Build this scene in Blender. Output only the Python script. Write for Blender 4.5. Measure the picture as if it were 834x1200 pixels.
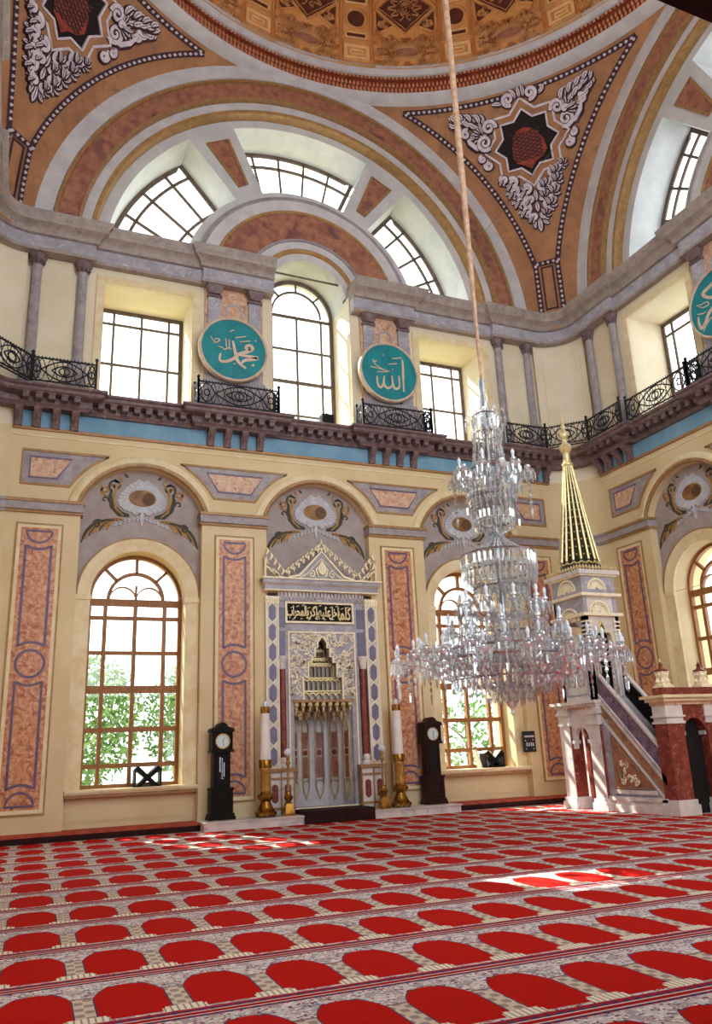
import bpy, math, random
from mathutils import Vector, Matrix
from mathutils.geometry import tessellate_polygon

random.seed(7)
SC = bpy.context.scene
COL = SC.collection
for o in list(bpy.data.objects):
    bpy.data.objects.remove(o)
PI = math.pi
sin, cos, rad = math.sin, math.cos, math.radians

# ------------------------------------------------------------------ camera, sky, sun, exposure
CAM = Vector((-7.103, -18.7103, 1.5385))
YAW, PITCH, ROLL, FPX = 0.4125, 0.2912, -0.0423, 929.94
fw = Vector((sin(YAW) * cos(PITCH), cos(YAW) * cos(PITCH), sin(PITCH)))
rt = Vector((cos(YAW), -sin(YAW), 0))
up = rt.cross(fw)
r2 = rt * cos(ROLL) + up * sin(ROLL)
u2 = -rt * sin(ROLL) + up * cos(ROLL)
cd = bpy.data.cameras.new('camera')
cd.sensor_fit = 'VERTICAL'
cd.sensor_height = 36
cd.lens = FPX / 1200 * 36
cd.clip_start = 0.05
cd.clip_end = 500
cam = bpy.data.objects.new('camera', cd)
M = Matrix((r2, u2, -fw)).transposed().to_4x4()
M.translation = CAM
cam.matrix_world = M
COL.objects.link(cam)
SC.camera = cam

world = bpy.data.worlds.new('World')
SC.world = world
world.use_nodes = True
bg = world.node_tree.nodes['Background']
bg.inputs[0].default_value = (0.93, 0.97, 1.0, 1)
bg.inputs[1].default_value = 3.0

sd = bpy.data.lights.new('sun', 'SUN')
sd.energy = 15
sd.color = (1, 0.94, 0.82)
sd.angle = rad(0.6)
sun = bpy.data.objects.new('sun', sd)
sun.rotation_mode = 'QUATERNION'
sun.rotation_quaternion = Vector((0.315, -0.94, -1.0)).to_track_quat('-Z', 'Y')
sun.location = (-10, 25, 30)
COL.objects.link(sun)

SC.view_settings.view_transform = 'Standard'
SC.view_settings.look = 'None'
SC.view_settings.gamma = 1
SC.view_settings.exposure = 0.44
SC.view_settings.use_curve_mapping = False
cy = SC.cycles
cy.use_denoising = True
cy.max_bounces = 10
cy.diffuse_bounces = 6
cy.glossy_bounces = 4
cy.transmission_bounces = 6
cy.transparent_max_bounces = 24
cy.caustics_reflective = False
cy.caustics_refractive = False
cy.sample_clamp_indirect = 6

# ------------------------------------------------------------------ materials
def lin(h):
    h = h.lstrip('#')
    c = [int(h[i:i + 2], 16) / 255 for i in (0, 2, 4)]
    return tuple(x / 12.92 if x <= 0.04045 else ((x + 0.055) / 1.055) ** 2.4 for x in c) + (1,)

def nmat(name, c1, c2=None, scale=3.0, detail=5, lo=0.38, hi=0.62, rough=0.6, metal=0.0, bump=0.0, c3=None, s3=9.0, lo3=0.55, hi3=0.62, spec=0.4, stretch=(1, 1, 1)):
    """plain or two/three tone procedural material"""
    m = bpy.data.materials.new(name)
    m.use_nodes = True
    nt = m.node_tree
    b = nt.nodes['Principled BSDF']
    b.inputs['Roughness'].default_value = rough
    b.inputs['Metallic'].default_value = metal
    b.inputs['Specular IOR Level'].default_value = spec
    if c2 is None:
        c2 = c1
    tc = nt.nodes.new('ShaderNodeTexCoord')
    mp = nt.nodes.new('ShaderNodeMapping')
    mp.inputs['Scale'].default_value = stretch
    nt.links.new(tc.outputs['Object'], mp.inputs[0])
    nz = nt.nodes.new('ShaderNodeTexNoise')
    nz.inputs['Scale'].default_value = scale
    nz.inputs['Detail'].default_value = detail
    nz.inputs['Roughness'].default_value = 0.62
    nt.links.new(mp.outputs[0], nz.inputs['Vector'])
    mr = nt.nodes.new('ShaderNodeMapRange')
    mr.inputs[1].default_value = lo
    mr.inputs[2].default_value = hi
    nt.links.new(nz.outputs[0], mr.inputs[0])
    mx = nt.nodes.new('ShaderNodeMix')
    mx.data_type = 'RGBA'
    mx.inputs[6].default_value = lin(c1)
    mx.inputs[7].default_value = lin(c2)
    nt.links.new(mr.outputs[0], mx.inputs[0])
    out = mx.outputs[2]
    if c3:
        n3 = nt.nodes.new('ShaderNodeTexNoise')
        n3.inputs['Scale'].default_value = s3
        n3.inputs['Detail'].default_value = 7
        n3.inputs['Distortion'].default_value = 1.2
        nt.links.new(mp.outputs[0], n3.inputs['Vector'])
        m3 = nt.nodes.new('ShaderNodeMapRange')
        m3.inputs[1].default_value = lo3
        m3.inputs[2].default_value = hi3
        nt.links.new(n3.outputs[0], m3.inputs[0])
        x3 = nt.nodes.new('ShaderNodeMix')
        x3.data_type = 'RGBA'
        nt.links.new(m3.outputs[0], x3.inputs[0])
        nt.links.new(out, x3.inputs[6])
        x3.inputs[7].default_value = lin(c3)
        out = x3.outputs[2]
    nt.links.new(out, b.inputs['Base Color'])
    if bump:
        bp = nt.nodes.new('ShaderNodeBump')
        bp.inputs['Strength'].default_value = bump
        bp.inputs['Distance'].default_value = 0.02
        nt.links.new(nz.outputs[0], bp.inputs['Height'])
        nt.links.new(bp.outputs[0], b.inputs['Normal'])
    return m

MT = {}
MT['cream'] = nmat('cream_paint', '#E0CDA4', '#D7C196', 0.8, rough=0.65)
MT['cream_pale'] = nmat('pale_cream_paint', '#E9DEC6', '#E0D2B6', 0.9, rough=0.65)
MT['cream_trim'] = nmat('cream_moulding', '#EBDDB8', '#DFC99C', 3, rough=0.5)
MT['ochre'] = nmat('ochre_moulding', '#B28C5A', '#9C7648', 5, rough=0.5)
MT['gilt'] = nmat('dull_gilding', '#AE865A', '#96704A', 8, rough=0.45, metal=0.1)
MT['gold'] = nmat('bright_gold', '#F0E2B0', '#DDC88C', 8, rough=0.3, metal=0.35)
MT['brass'] = nmat('brass', '#B5843A', '#7E5520', 6, rough=0.25, metal=0.9)
MT['lunette'] = nmat('grey_painted_plaster', '#AFA3A2', '#A0938F', 2.5, rough=0.7)
MT['marble_red'] = nmat('orange_red_breccia', '#BC7650', '#DDAC86', 10, 8, 0.38, 0.62, rough=0.35, c3='#A45C42', s3=7, lo3=0.52, hi3=0.66)
MT['marble_pink'] = nmat('pink_breccia', '#C99A80', '#DDBFA0', 7, 8, 0.4, 0.6, rough=0.4, c3='#AE7C6C', s3=7, lo3=0.55, hi3=0.66)
MT['marble_brown'] = nmat('brown_red_marble', '#B07A60', '#8E5A4E', 4, 8, 0.4, 0.62, rough=0.45, c3='#66444E', s3=1.4, lo3=0.54, hi3=0.70)
MT['inlay'] = nmat('violet_grey_inlay', '#62506C', '#74607A', 8, rough=0.4)
MT['lavender'] = nmat('lavender_marble', '#AEABB6', '#98949F', 3, 7, rough=0.4, c3='#C6C2C8', s3=5, lo3=0.55, hi3=0.7)
MT['stone'] = nmat('grey_violet_stone', '#ABA3A4', '#958C92', 4, 7, rough=0.5, c3='#827884', s3=10, lo3=0.55, hi3=0.72)
MT['cornice_stone'] = nmat('warm_grey_stone', '#AA9C94', '#928680', 4, 7, rough=0.5, c3='#7C7076', s3=10, lo3=0.56, hi3=0.72)
MT['ledge'] = nmat('brown_grey_stone', '#7C6666', '#604E54', 5, 6, rough=0.45, c3='#98806F', s3=8, lo3=0.58, hi3=0.7)
MT['blue'] = nmat('faded_blue_paint', '#7FA9C2', '#6E9AB8', 1.5, rough=0.7)
MT['fan'] = nmat('pale_grey_paint', '#D2D2D2', '#C4C5C8', 1.5, rough=0.65)
MT['white_band'] = nmat('off_white_band', '#D2D0D2', '#C2BFC2', 2, rough=0.65)
MT['pend'] = nmat('orange_brown_fresco', '#B5825A', '#98694A', 1.2, 6, 0.35, 0.65, rough=0.75, c3='#86684A', s3=2.5, lo3=0.55, hi3=0.75)
MT['dome'] = nmat('ochre_fresco', '#DFA566', '#D0924E', 1.3, 6, rough=0.75)
MT['dome_dark'] = nmat('deep_brown_fresco', '#6E341E', '#522416', 2.5, 6, rough=0.75)
MT['dome_light'] = nmat('light_ochre_fresco', '#F2C890', '#E4B47A', 2, rough=0.7)
MT['ring_red'] = nmat('red_brown_moulding', '#9A4A30', '#7C3325', 3, rough=0.55)
MT['stucco'] = nmat('white_stucco_relief', '#E0D6DC', '#C9BBC6', 6, rough=0.6)
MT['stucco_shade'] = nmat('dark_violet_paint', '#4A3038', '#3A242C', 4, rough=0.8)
MT['star_dark'] = nmat('black_paint', '#150C0C', '#1E1010', 4, rough=0.8)
MT['star_red'] = nmat('red_lattice_paint', '#A2462E', '#7E2C20', 9, rough=0.7)
MT['iron'] = nmat('dark_wrought_iron', '#2A2830', '#1E1C22', 8, rough=0.5, metal=0.4)
MT['win_wood'] = nmat('honey_brown_wood', '#A06C38', '#865428', 5, rough=0.5, stretch=(6, 6, 1))
MT['win_iron'] = nmat('grey_brown_window_bar', '#6C5C50', '#5C4C44', 5, rough=0.6)
MT['porphyry'] = nmat('red_porphyry', '#8C4436', '#74302A', 6, 7, rough=0.25, c3='#B0786A', s3=10, lo3=0.6, hi3=0.72)
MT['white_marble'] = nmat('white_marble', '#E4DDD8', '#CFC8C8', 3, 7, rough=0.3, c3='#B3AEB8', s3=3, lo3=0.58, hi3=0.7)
MT['purple_marble'] = nmat('purple_grey_marble', '#6C5A72', '#8A7684', 6, 7, rough=0.25, c3='#4C3E58', s3=9, lo3=0.52, hi3=0.64)
MT['black'] = nmat('black_interior', '#0A0808', '#100C0C', 3, rough=0.8)
MT['ebony'] = nmat('ebonised_wood', '#0E0808', '#160C0B', 3, rough=0.5, spec=0.15, stretch=(5, 5, 1))
MT['mahogany'] = nmat('dark_red_wood', '#1E0B0A', '#2C120E', 3, rough=0.45, spec=0.2, stretch=(5, 5, 1))
MT['dial'] = nmat('white_clock_enamel', '#DDEBE8', '#D2E2E2', 3, rough=0.3)
MT['wax'] = nmat('white_wax', '#EFE9E4', '#E4DCD6', 2, rough=0.5)
MT['bulb'] = nmat('white_glass_globe', '#DDE3EC', '#D2D8E4', 2, rough=0.2)
MT['teal'] = nmat('teal_painted_board', '#0E8A92', '#0A7884', 2.5, rough=0.5)
MT['script'] = nmat('pale_gold_leaf', '#D9C4B0', '#CBB29A', 6, rough=0.5, metal=0.05)
MT['script_gold'] = nmat('gold_lettering', '#F0E2B0', '#E4CE8C', 6, rough=0.4, metal=0.05)
MT['red_cloth'] = nmat('red_stair_carpet', '#A8231A', '#8A1A14', 6, rough=0.95, bump=0.3)
MT['carpet_edge'] = nmat('brick_red_carpet_runner', '#B5533A', '#9A4030', 5, rough=0.95, bump=0.2)
MT['dark_cloth'] = nmat('dark_brown_carpet', '#32120F', '#240C0B', 6, rough=0.95)
MT['pale_gold_relief'] = nmat('pale_gold_carving', '#FBF3DA', '#EFE0B8', 7, rough=0.4, metal=0.0)
MT['spire_green'] = nmat('dark_green_enamel', '#2A2C20', '#1C2218', 4, rough=0.35)
MT['niche'] = nmat('pale_lilac_marble', '#CFCBD4', '#BDB8C4', 3, 7, rough=0.35, c3='#DAD6DA', s3=5, lo3=0.55, hi3=0.7)
MT['rose_strip'] = nmat('rose_brown_marble', '#A26A60', '#8A5450', 8, 7, rough=0.35)
MT['hexagon'] = nmat('slate_lilac_inlay', '#7C7A92', '#6E6A86', 6, rough=0.4)
MT['old_gold'] = nmat('old_gold', '#C89C52', '#A67A38', 7, rough=0.3, metal=0.5)
MT['leaf_yellow'] = nmat('ochre_painted_scroll', '#B98E50', '#9E7438', 6, rough=0.7)
MT['leaf_dark'] = nmat('dark_green_painted_scroll', '#3C4238', '#4A4438', 6, rough=0.7)
MT['shell'] = nmat('pale_blue_painted_shell', '#C5CBD0', '#B8B4C0', 5, rough=0.65)
MT['oval'] = nmat('brown_painted_oval', '#9C7440', '#7A5230', 3, rough=0.5)
MT['oval_dark'] = nmat('dark_brown_oval_paint', '#6E4C30', '#5A3C26', 4, rough=0.6)
MT['sign'] = nmat('black_sign_board', '#120F14', '#0E0C10', 3, rough=0.4)
MT['sign_text'] = nmat('white_sign_paint', '#D8D8E0', '#CACAD4', 3, rough=0.5)
MT['rope'] = nmat('tan_wrapped_chain', '#C7A48A', '#A9866C', 9, rough=0.7)
MT['silver'] = nmat('silvered_metal', '#B9BEC6', '#9AA0AA', 6, rough=0.25, metal=0.9)
MT['steel'] = nmat('tie_rod_steel', '#6B5A50', '#54463E', 5, rough=0.5, metal=0.3)
MT['ground'] = nmat('garden_earth', '#8F9468', '#A5A080', 0.6, rough=0.95)
MT['leaves'] = nmat('green_leaves', '#3E6A38', '#7A9C6C', 3, rough=0.8)
MT['bark'] = nmat('grey_brown_bark', '#5C5044', '#4C4238', 4, rough=0.9)
MT['plaster_out'] = nmat('plain_plaster', '#D8CDB8', '#CFC2AA', 1, rough=0.8)

def glass_mat():
    m = bpy.data.materials.new('window_glass')
    m.use_nodes = True
    nt = m.node_tree
    nt.nodes.clear()
    o = nt.nodes.new('ShaderNodeOutputMaterial')
    mx = nt.nodes.new('ShaderNodeMixShader')
    t = nt.nodes.new('ShaderNodeBsdfTransparent')
    t.inputs[0].default_value = (0.96, 0.98, 0.97, 1)
    g = nt.nodes.new('ShaderNodeBsdfGlossy')
    g.inputs['Roughness'].default_value = 0.03
    mx.inputs[0].default_value = 0.05
    nt.links.new(t.outputs[0], mx.inputs[1])
    nt.links.new(g.outputs[0], mx.inputs[2])
    nt.links.new(mx.outputs[0], o.inputs[0])
    return m
MT['glass'] = glass_mat()

def crystal_mat():
    m = bpy.data.materials.new('cut_crystal')
    m.use_nodes = True
    nt = m.node_tree
    nt.nodes.clear()
    o = nt.nodes.new('ShaderNodeOutputMaterial')
    t = nt.nodes.new('ShaderNodeBsdfTransparent')
    t.inputs[0].default_value = (0.9, 0.93, 0.95, 1)
    g = nt.nodes.new('ShaderNodeBsdfGlossy')
    g.inputs['Roughness'].default_value = 0.05
    g.inputs[0].default_value = (0.95, 0.97, 1, 1)
    d = nt.nodes.new('ShaderNodeBsdfTranslucent')
    d.inputs[0].default_value = (0.95, 0.97, 1.0, 1)
    e = nt.nodes.new('ShaderNodeBsdfDiffuse')
    e.inputs[0].default_value = (0.93, 0.95, 0.98, 1)
    c = nt.nodes.new('ShaderNodeMixShader')
    c.inputs[0].default_value = 0.5
    a = nt.nodes.new('ShaderNodeMixShader')
    a.inputs[0].default_value = 0.36
    b = nt.nodes.new('ShaderNodeMixShader')
    b.inputs[0].default_value = 0.56
    nt.links.new(d.outputs[0], c.inputs[1])
    nt.links.new(e.outputs[0], c.inputs[2])
    nt.links.new(g.outputs[0], a.inputs[1])
    nt.links.new(c.outputs[0], a.inputs[2])
    nt.links.new(t.outputs[0], b.inputs[1])
    nt.links.new(a.outputs[0], b.inputs[2])
    nt.links.new(b.outputs[0], o.inputs[0])
    return m
MT['crystal'] = crystal_mat()

class N:
    """tiny arithmetic wrapper round math nodes"""
    nt = None
    def __init__(s, sock): s.s = sock
    @staticmethod
    def op(o, *a):
        n = N.nt.nodes.new('ShaderNodeMath')
        n.operation = o
        for i, x in enumerate(a):
            if isinstance(x, N): N.nt.links.new(x.s, n.inputs[i])
            else: n.inputs[i].default_value = x
        return N(n.outputs[0])
    def __add__(s, o): return N.op('ADD', s, o)
    def __sub__(s, o): return N.op('SUBTRACT', s, o)
    def __mul__(s, o): return N.op('MULTIPLY', s, o)
    def __rmul__(s, o): return N.op('MULTIPLY', s, o)
    def __radd__(s, o): return N.op('ADD', s, o)
    def __rsub__(s, o): return N.op('SUBTRACT', o, s)
    def lt(s, o): return N.op('LESS_THAN', s, o)
    def gt(s, o): return N.op('GREATER_THAN', s, o)
    def fl(s): return N.op('FLOOR', s)
    def ab(s): return N.op('ABSOLUTE', s)
    def fr(s): return s - s.fl()
    def sin(s): return N.op('SINE', s)
    def mx(s, o): return N.op('MAXIMUM', s, o)
    def mn(s, o): return N.op('MINIMUM', s, o)

def carpet_mat():
    m = bpy.data.materials.new('prayer_carpet_weave')
    m.use_nodes = True
    nt = m.node_tree
    N.nt = nt
    b = nt.nodes['Principled BSDF']
    b.inputs['Roughness'].default_value = 0.95
    b.inputs['Specular IOR Level'].default_value = 0.1
    tc = nt.nodes.new('ShaderNodeTexCoord')
    sp = nt.nodes.new('ShaderNodeSeparateXYZ')
    nt.links.new(tc.outputs['Object'], sp.inputs[0])
    X, Y = N(sp.outputs[0]), N(sp.outputs[1])
    th = -0.0251
    xr = X * cos(th) + Y * sin(th)
    yr = Y * cos(th) - X * sin(th)
    u = (xr + 6.1841) * (1 / 0.6034)
    v = (yr + 13.0154) * (1 / 1.1652)
    a = ((u + 0.5).fr() - 0.5)            # -.5...5, column strip centred on 0
    aa = a.ab()
    h = (v + 0.36).fr() - 0.36            # -.36...64, base of the strip at 0
    c = (aa - 0.5).ab()                   # distance from the rug's centre line
    def mixc(fac, A, B):
        n = nt.nodes.new('ShaderNodeMix')
        n.data_type = 'RGBA'
        nt.links.new(fac.s, n.inputs[0])
        for k, q in ((6, A), (7, B)):
            if isinstance(q, tuple): n.inputs[k].default_value = q
            else: nt.links.new(q, n.inputs[k])
        return n.outputs[2]
    # floral ground: two small-scale voronoi layers of colour
    vv = nt.nodes.new('ShaderNodeTexVoronoi')
    vv.inputs['Scale'].default_value = 34
    nt.links.new(tc.outputs['Object'], vv.inputs['Vector'])
    sv = nt.nodes.new('ShaderNodeSeparateColor')
    nt.links.new(vv.outputs['Color'], sv.inputs[0])
    k1, k2 = N(sv.outputs[0]), N(sv.outputs[1])
    vd = N(vv.outputs['Distance'])
    white, tan, blue, dred, red = lin('#D9CDC4'), lin('#B79A86'), lin('#6E6688'), lin('#8E2A38'), lin('#A01018')
    n2 = nt.nodes.new('ShaderNodeTexNoise')
    n2.inputs['Scale'].default_value = 9
    n2.inputs['Detail'].default_value = 4
    nt.links.new(tc.outputs['Object'], n2.inputs['Vector'])
    floral = mixc(N(n2.outputs[0]).gt(0.52), lin('#CBC0C0'), lin('#A89A9E'))
    floral = mixc(k1.gt(0.55) * vd.lt(0.5), floral, lin('#E4DAD2'))
    floral = mixc(k1.lt(0.2) * vd.lt(0.5), floral, blue)
    floral = mixc(k2.gt(0.72) * vd.lt(0.45), floral, tan)
    floral = mixc(k2.lt(0.2) * vd.lt(0.42), floral, dred)
    col = floral
    # shaft of the columns: tan with a small chequer
    chq = ((u * 30).sin() * (v * 52).sin()).gt(0.1)
    shaft = mixc(chq, lin('#CDBBA6'), lin('#9C857E'))
    inshaft = aa.lt(0.115) * h.gt(0.0) * h.lt(0.42)
    col = mixc(aa.lt(0.135) * h.gt(0.0) * h.lt(0.44), col, lin('#7A5A66'))
    col = mixc(inshaft, col, shaft)
    # red field with a stepped, pointed head
    wob = (c * 40).sin() * 0.016
    head = 0.675 - c * 0.40 - (c - 0.28).mx(0) * 1.3 + wob + (0.05 - c).mx(0) * 0.7
    field = c.lt(0.375) * h.gt(-0.05) * h.lt(head)
    nz = nt.nodes.new('ShaderNodeTexNoise')
    nz.inputs['Scale'].default_value = 60
    nt.links.new(tc.outputs['Object'], nz.inputs['Vector'])
    redm = mixc(N(nz.outputs[0]), lin('#A80A02'), lin('#BC1006'))
    edge = c.lt(0.395) * h.gt(-0.05) * h.lt(head + 0.02)
    col = mixc(edge, col, lin('#5B3550'))
    col = mixc(field, col, redm)
    # the ribbed white base of each column
    base = (aa.lt(0.235) * h.lt(0.005)).mx(aa.lt(0.20) * h.lt(0.03)) * h.gt(-0.07)
    rib = mixc((u * 90).sin().gt(0.55), lin('#E6DAC6'), lin('#A78E78'))
    col = mixc(base, col, rib)
    # border stripes between rows
    dots = mixc((u * 46).sin().gt(-0.1), lin('#8A2440'), lin('#4C3058'))
    col = mixc(h.lt(-0.08) * h.gt(-0.105), col, red)
    col = mixc(h.lt(-0.105) * h.gt(-0.14), col, dots)
    col = mixc(h.lt(-0.14) * h.gt(-0.152), col, white)
    col = mixc(h.lt(-0.152) * h.gt(-0.195), col, red)
    col = mixc(h.lt(-0.195) * h.gt(-0.207), col, white)
    col = mixc(h.lt(-0.207) * h.gt(-0.24), col, dots)
    nt.links.new(col, b.inputs['Base Color'])
    bp = nt.nodes.new('ShaderNodeBump')
    bp.inputs['Strength'].default_value = 0.25
    bp.inputs['Distance'].default_value = 0.01
    nt.links.new(nz.outputs[0], bp.inputs['Height'])
    nt.links.new(bp.outputs[0], b.inputs['Normal'])
    return m
MT['carpet'] = carpet_mat()

# ------------------------------------------------------------------ mesh helpers
H = 8.61                                  # half width of the square prayer hall
def WL(u, z, w): return (u, H + w, z)      # wall-local: u along the wall, w outwards
def XZ(u, z, w): return (u, w, z)

def arc(cx, cz, r, a0, a1, n=24):
    return [(cx + r * cos(rad(a0 + (a1 - a0) * i / n)), cz + r * sin(rad(a0 + (a1 - a0) * i / n))) for i in range(n + 1)]

def rect(a, b, c, d): return [(a, c), (b, c), (b, d), (a, d)]

class MB:
    def __init__(s, mp=WL): s.v, s.f, s.mp = [], [], mp
    def add(s, vs, fs):
        b = len(s.v)
        s.v += [tuple(p) for p in vs]
        s.f += [tuple(i + b for i in q) for q in fs]
        return s
    def box(s, x0, x1, y0, y1, z0, z1, mp=None):
        """axes: u, w, z through the builder's own map"""
        mp = mp or s.mp
        vs = [mp(x, z, y) for z in (z0, z1) for y in (y0, y1) for x in (x0, x1)]
        return s.add(vs, [(0, 1, 3, 2), (4, 6, 7, 5), (0, 4, 5, 1), (2, 3, 7, 6), (0, 2, 6, 4), (1, 5, 7, 3)])
    def frustum(s, c, a, b, z0, z1):
        """square tapered block, half sizes a at z0, b at z1 (world axes)"""
        vs = [(c[0] + sx * q, c[1] + sy * q, z) for q, z in ((a, z0), (b, z1)) for sy in (-1, 1) for sx in (-1, 1)]
        return s.add(vs, [(0, 1, 3, 2), (4, 6, 7, 5), (0, 4, 5, 1), (2, 3, 7, 6), (0, 2, 6, 4), (1, 5, 7, 3)])
    def plate(s, outer, holes, w0, w1, back=True):
        loops = [list(outer)] + [list(h) for h in holes]
        pts = [p for L in loops for p in L]
        tris = tessellate_polygon([[Vector((p[0], p[1], 0)) for p in L] for L in loops])
        n = len(pts)
        vs = [s.mp(p[0], p[1], w0) for p in pts] + [s.mp(p[0], p[1], w1) for p in pts]
        fs = [tuple(t) for t in tris]
        if back: fs += [tuple(i + n for i in reversed(t)) for t in tris]
        b = 0
        for L in loops:
            k = len(L)
            fs += [(b + i, b + (i + 1) % k, b + (i + 1) % k + n, b + i + n) for i in range(k)]
            b += k
        return s.add(vs, fs)
    def arcsweep(s, cx, cz, prof, a0, a1, n=48):
        vs, m = [], len(prof)
        for i in range(n + 1):
            t = rad(a0 + (a1 - a0) * i / n)
            vs += [s.mp(cx + r * cos(t), cz + r * sin(t), w) for r, w in prof]
        fs = [(i * m + j, i * m + j + 1, (i + 1) * m + j + 1, (i + 1) * m + j) for i in range(n) for j in range(m - 1)]
        return s.add(vs, fs)
    def frame(s, u0, u1, z0, z1, t, w0, w1):
        return s.plate([(u0, z0), (u1, z0), (u1, z1), (u0, z1)], [[(u0 + t, z0 + t), (u1 - t, z0 + t), (u1 - t, z1 - t), (u0 + t, z1 - t)]], w0, w1)
    def ribbon(s, pts, wd, w0, w1, closed=False):
        n = len(pts)
        L, R = [], []
        for i, p in enumerate(pts):
            a = pts[(i - 1) % n] if closed else pts[max(i - 1, 0)]
            b = pts[(i + 1) % n] if closed else pts[min(i + 1, n - 1)]
            dx, dz = b[0] - a[0], b[1] - a[1]
            l = math.hypot(dx, dz) or 1
            k = (wd[i] if isinstance(wd, (list, tuple)) else wd) / 2
            L.append((p[0] - dz / l * k, p[1] + dx / l * k))
            R.append((p[0] + dz / l * k, p[1] - dx / l * k))
        vs = [s.mp(q[0], q[1], w) for w in (w0, w1) for S in (L, R) for q in S]
        fs = []
        for i in range(n if closed else n - 1):
            j = (i + 1) % n
            fs += [(i, j, n + j, n + i), (i, 2 * n + i, 2 * n + j, j), (n + i, n + j, 3 * n + j, 3 * n + i)]
        if not closed:
            fs += [(0, n, 3 * n, 2 * n), (n - 1, 3 * n - 1, 4 * n - 1, 2 * n - 1)]
        return s.add(vs, fs)
    def tube(s, pts, r, seg=8, closed=False):
        pts = [Vector(p) for p in pts]
        n = len(pts)
        ref = Vector((0, 0, 1))
        vs = []
        for i, p in enumerate(pts):
            a = pts[(i - 1) % n] if closed else pts[max(i - 1, 0)]
            b = pts[(i + 1) % n] if closed else pts[min(i + 1, n - 1)]
            t = (b - a).normalized() if (b - a).length > 1e-9 else Vector((0, 0, 1))
            q = ref if abs(t.dot(ref)) < 0.95 else Vector((1, 0, 0))
            x = t.cross(q).normalized()
            y = t.cross(x)
            k = r[i] if isinstance(r, (list, tuple)) else r
            vs += [p + (x * cos(2 * PI * j / seg) + y * sin(2 * PI * j / seg)) * k for j in range(seg)]
        fs = []
        for i in range(n if closed else n - 1):
            k = (i + 1) % n
            fs += [(i * seg + j, i * seg + (j + 1) % seg, k * seg + (j + 1) % seg, k * seg + j) for j in range(seg)]
        if not closed:
            fs += [tuple(range(seg - 1, -1, -1)), tuple((n - 1) * seg + j for j in range(seg))]
        return s.add(vs, fs)
    def lathe(s, prof, c=(0, 0, 0), seg=16, a0=0, a1=360):
        full = a1 - a0 >= 360
        k = seg if full else seg + 1
        vs, m = [], len(prof)
        for i in range(k):
            t = rad(a0 + (a1 - a0) * i / seg)
            vs += [(c[0] + r * cos(t), c[1] + r * sin(t), c[2] + z) for r, z in prof]
        fs = [(i * m + j, ((i + 1) % k) * m + j, ((i + 1) % k) * m + j + 1, i * m + j + 1) for i in range(seg) for j in range(m - 1)]
        return s.add(vs, fs)
    def sweep(s, path, prof, closed=False):
        """profile (d inward, z) along a plan path walked with the room on its left"""
        n, m = len(path), len(prof)
        P = [Vector((p[0], p[1])) for p in path]
        vs = []
        for i in range(n):
            a = P[i] - P[i - 1] if (i or closed) else P[1] - P[0]
            b = P[(i + 1) % n] - P[i] if (i < n - 1 or closed) else a
            n1 = Vector((-a.y, a.x)).normalized()
            n2 = Vector((-b.y, b.x)).normalized()
            mm = (n1 + n2) / max(0.3, 1 + n1.dot(n2))
            vs += [(P[i].x + mm.x * d, P[i].y + mm.y * d, z) for d, z in prof]
        fs = [(i * m + j, ((i + 1) % n) * m + j, ((i + 1) % n) * m + j + 1, i * m + j + 1) for i in range(n if closed else n - 1) for j in range(m - 1)]
        if not closed:
            fs += [tuple(range(m)), tuple((n - 1) * m + j for j in range(m - 1, -1, -1))]
        return s.add(vs, fs)
    def octa(s, p, rx, rz):
        x, y, z = p
        return s.add([(x, y, z + rz), (x + rx, y, z), (x, y + rx, z), (x - rx, y, z), (x, y - rx, z), (x, y, z - rz)],
                     [(0, 1, 2), (0, 2, 3), (0, 3, 4), (0, 4, 1), (5, 2, 1), (5, 3, 2), (5, 4, 3), (5, 1, 4)])
    def ball(s, p, r, seg=8, ring=5, sz=1.0):
        return s.lathe([(r * sin(PI * i / ring) + 1e-5, -r * sz * cos(PI * i / ring)) for i in range(ring + 1)], p, seg)
    def mesh(s, name, mt, ang=35):
        me = bpy.data.meshes.new(name)
        me.from_pydata([tuple(p) for p in s.v], [], s.f)
        me.materials.append(MT[mt] if isinstance(mt, str) else mt)
        me.polygons.foreach_set('use_smooth', [True] * len(me.polygons))
        me.update()
        try: me.set_sharp_from_angle(angle=rad(ang))
        except Exception: pass
        return me
    def obj(s, name, mt, parent=None, **k):
        return link(name, s.mesh(name, mt), parent, **k)

def link(name, me, parent=None, label=None, cat=None, group=None, kind=None, loc=None, rot=None):
    o = bpy.data.objects.new(name, me)
    COL.objects.link(o)
    if parent: o.parent = parent
    if loc: o.location = loc
    if rot: o.rotation_euler = rot
    return tag(o, label, cat, group, kind)

def tag(o, label=None, cat=None, group=None, kind=None):
    if label: o['label'] = label
    if cat: o['category'] = cat
    if group: o['group'] = group
    if kind: o['kind'] = kind
    return o

def empty(name, loc=(0, 0, 0), rz=0, **k):
    o = link(name, None, **k)
    o.location = loc
    o.rotation_euler = (0, 0, rz)
    return o

def copy_tree(o, parent=None):
    c = o.copy()
    COL.objects.link(c)
    if parent: c.parent = parent
    for ch in list(o.children): copy_tree(ch, c)
    return c

ROT = {'front': 0, 'left': PI / 2, 'back': PI, 'right': -PI / 2}
def wall_root(name, side, **k): return empty(name, (0, -H, 0), ROT[side], **k)
def rotp(p, k):
    """rotate a front-wall (u, w) plan point into world for wall k quarter turns anticlockwise"""
    x, y = p[0], H + p[1]
    for _ in range(k % 4): x, y = -y, x
    return (x, y - H)

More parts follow.
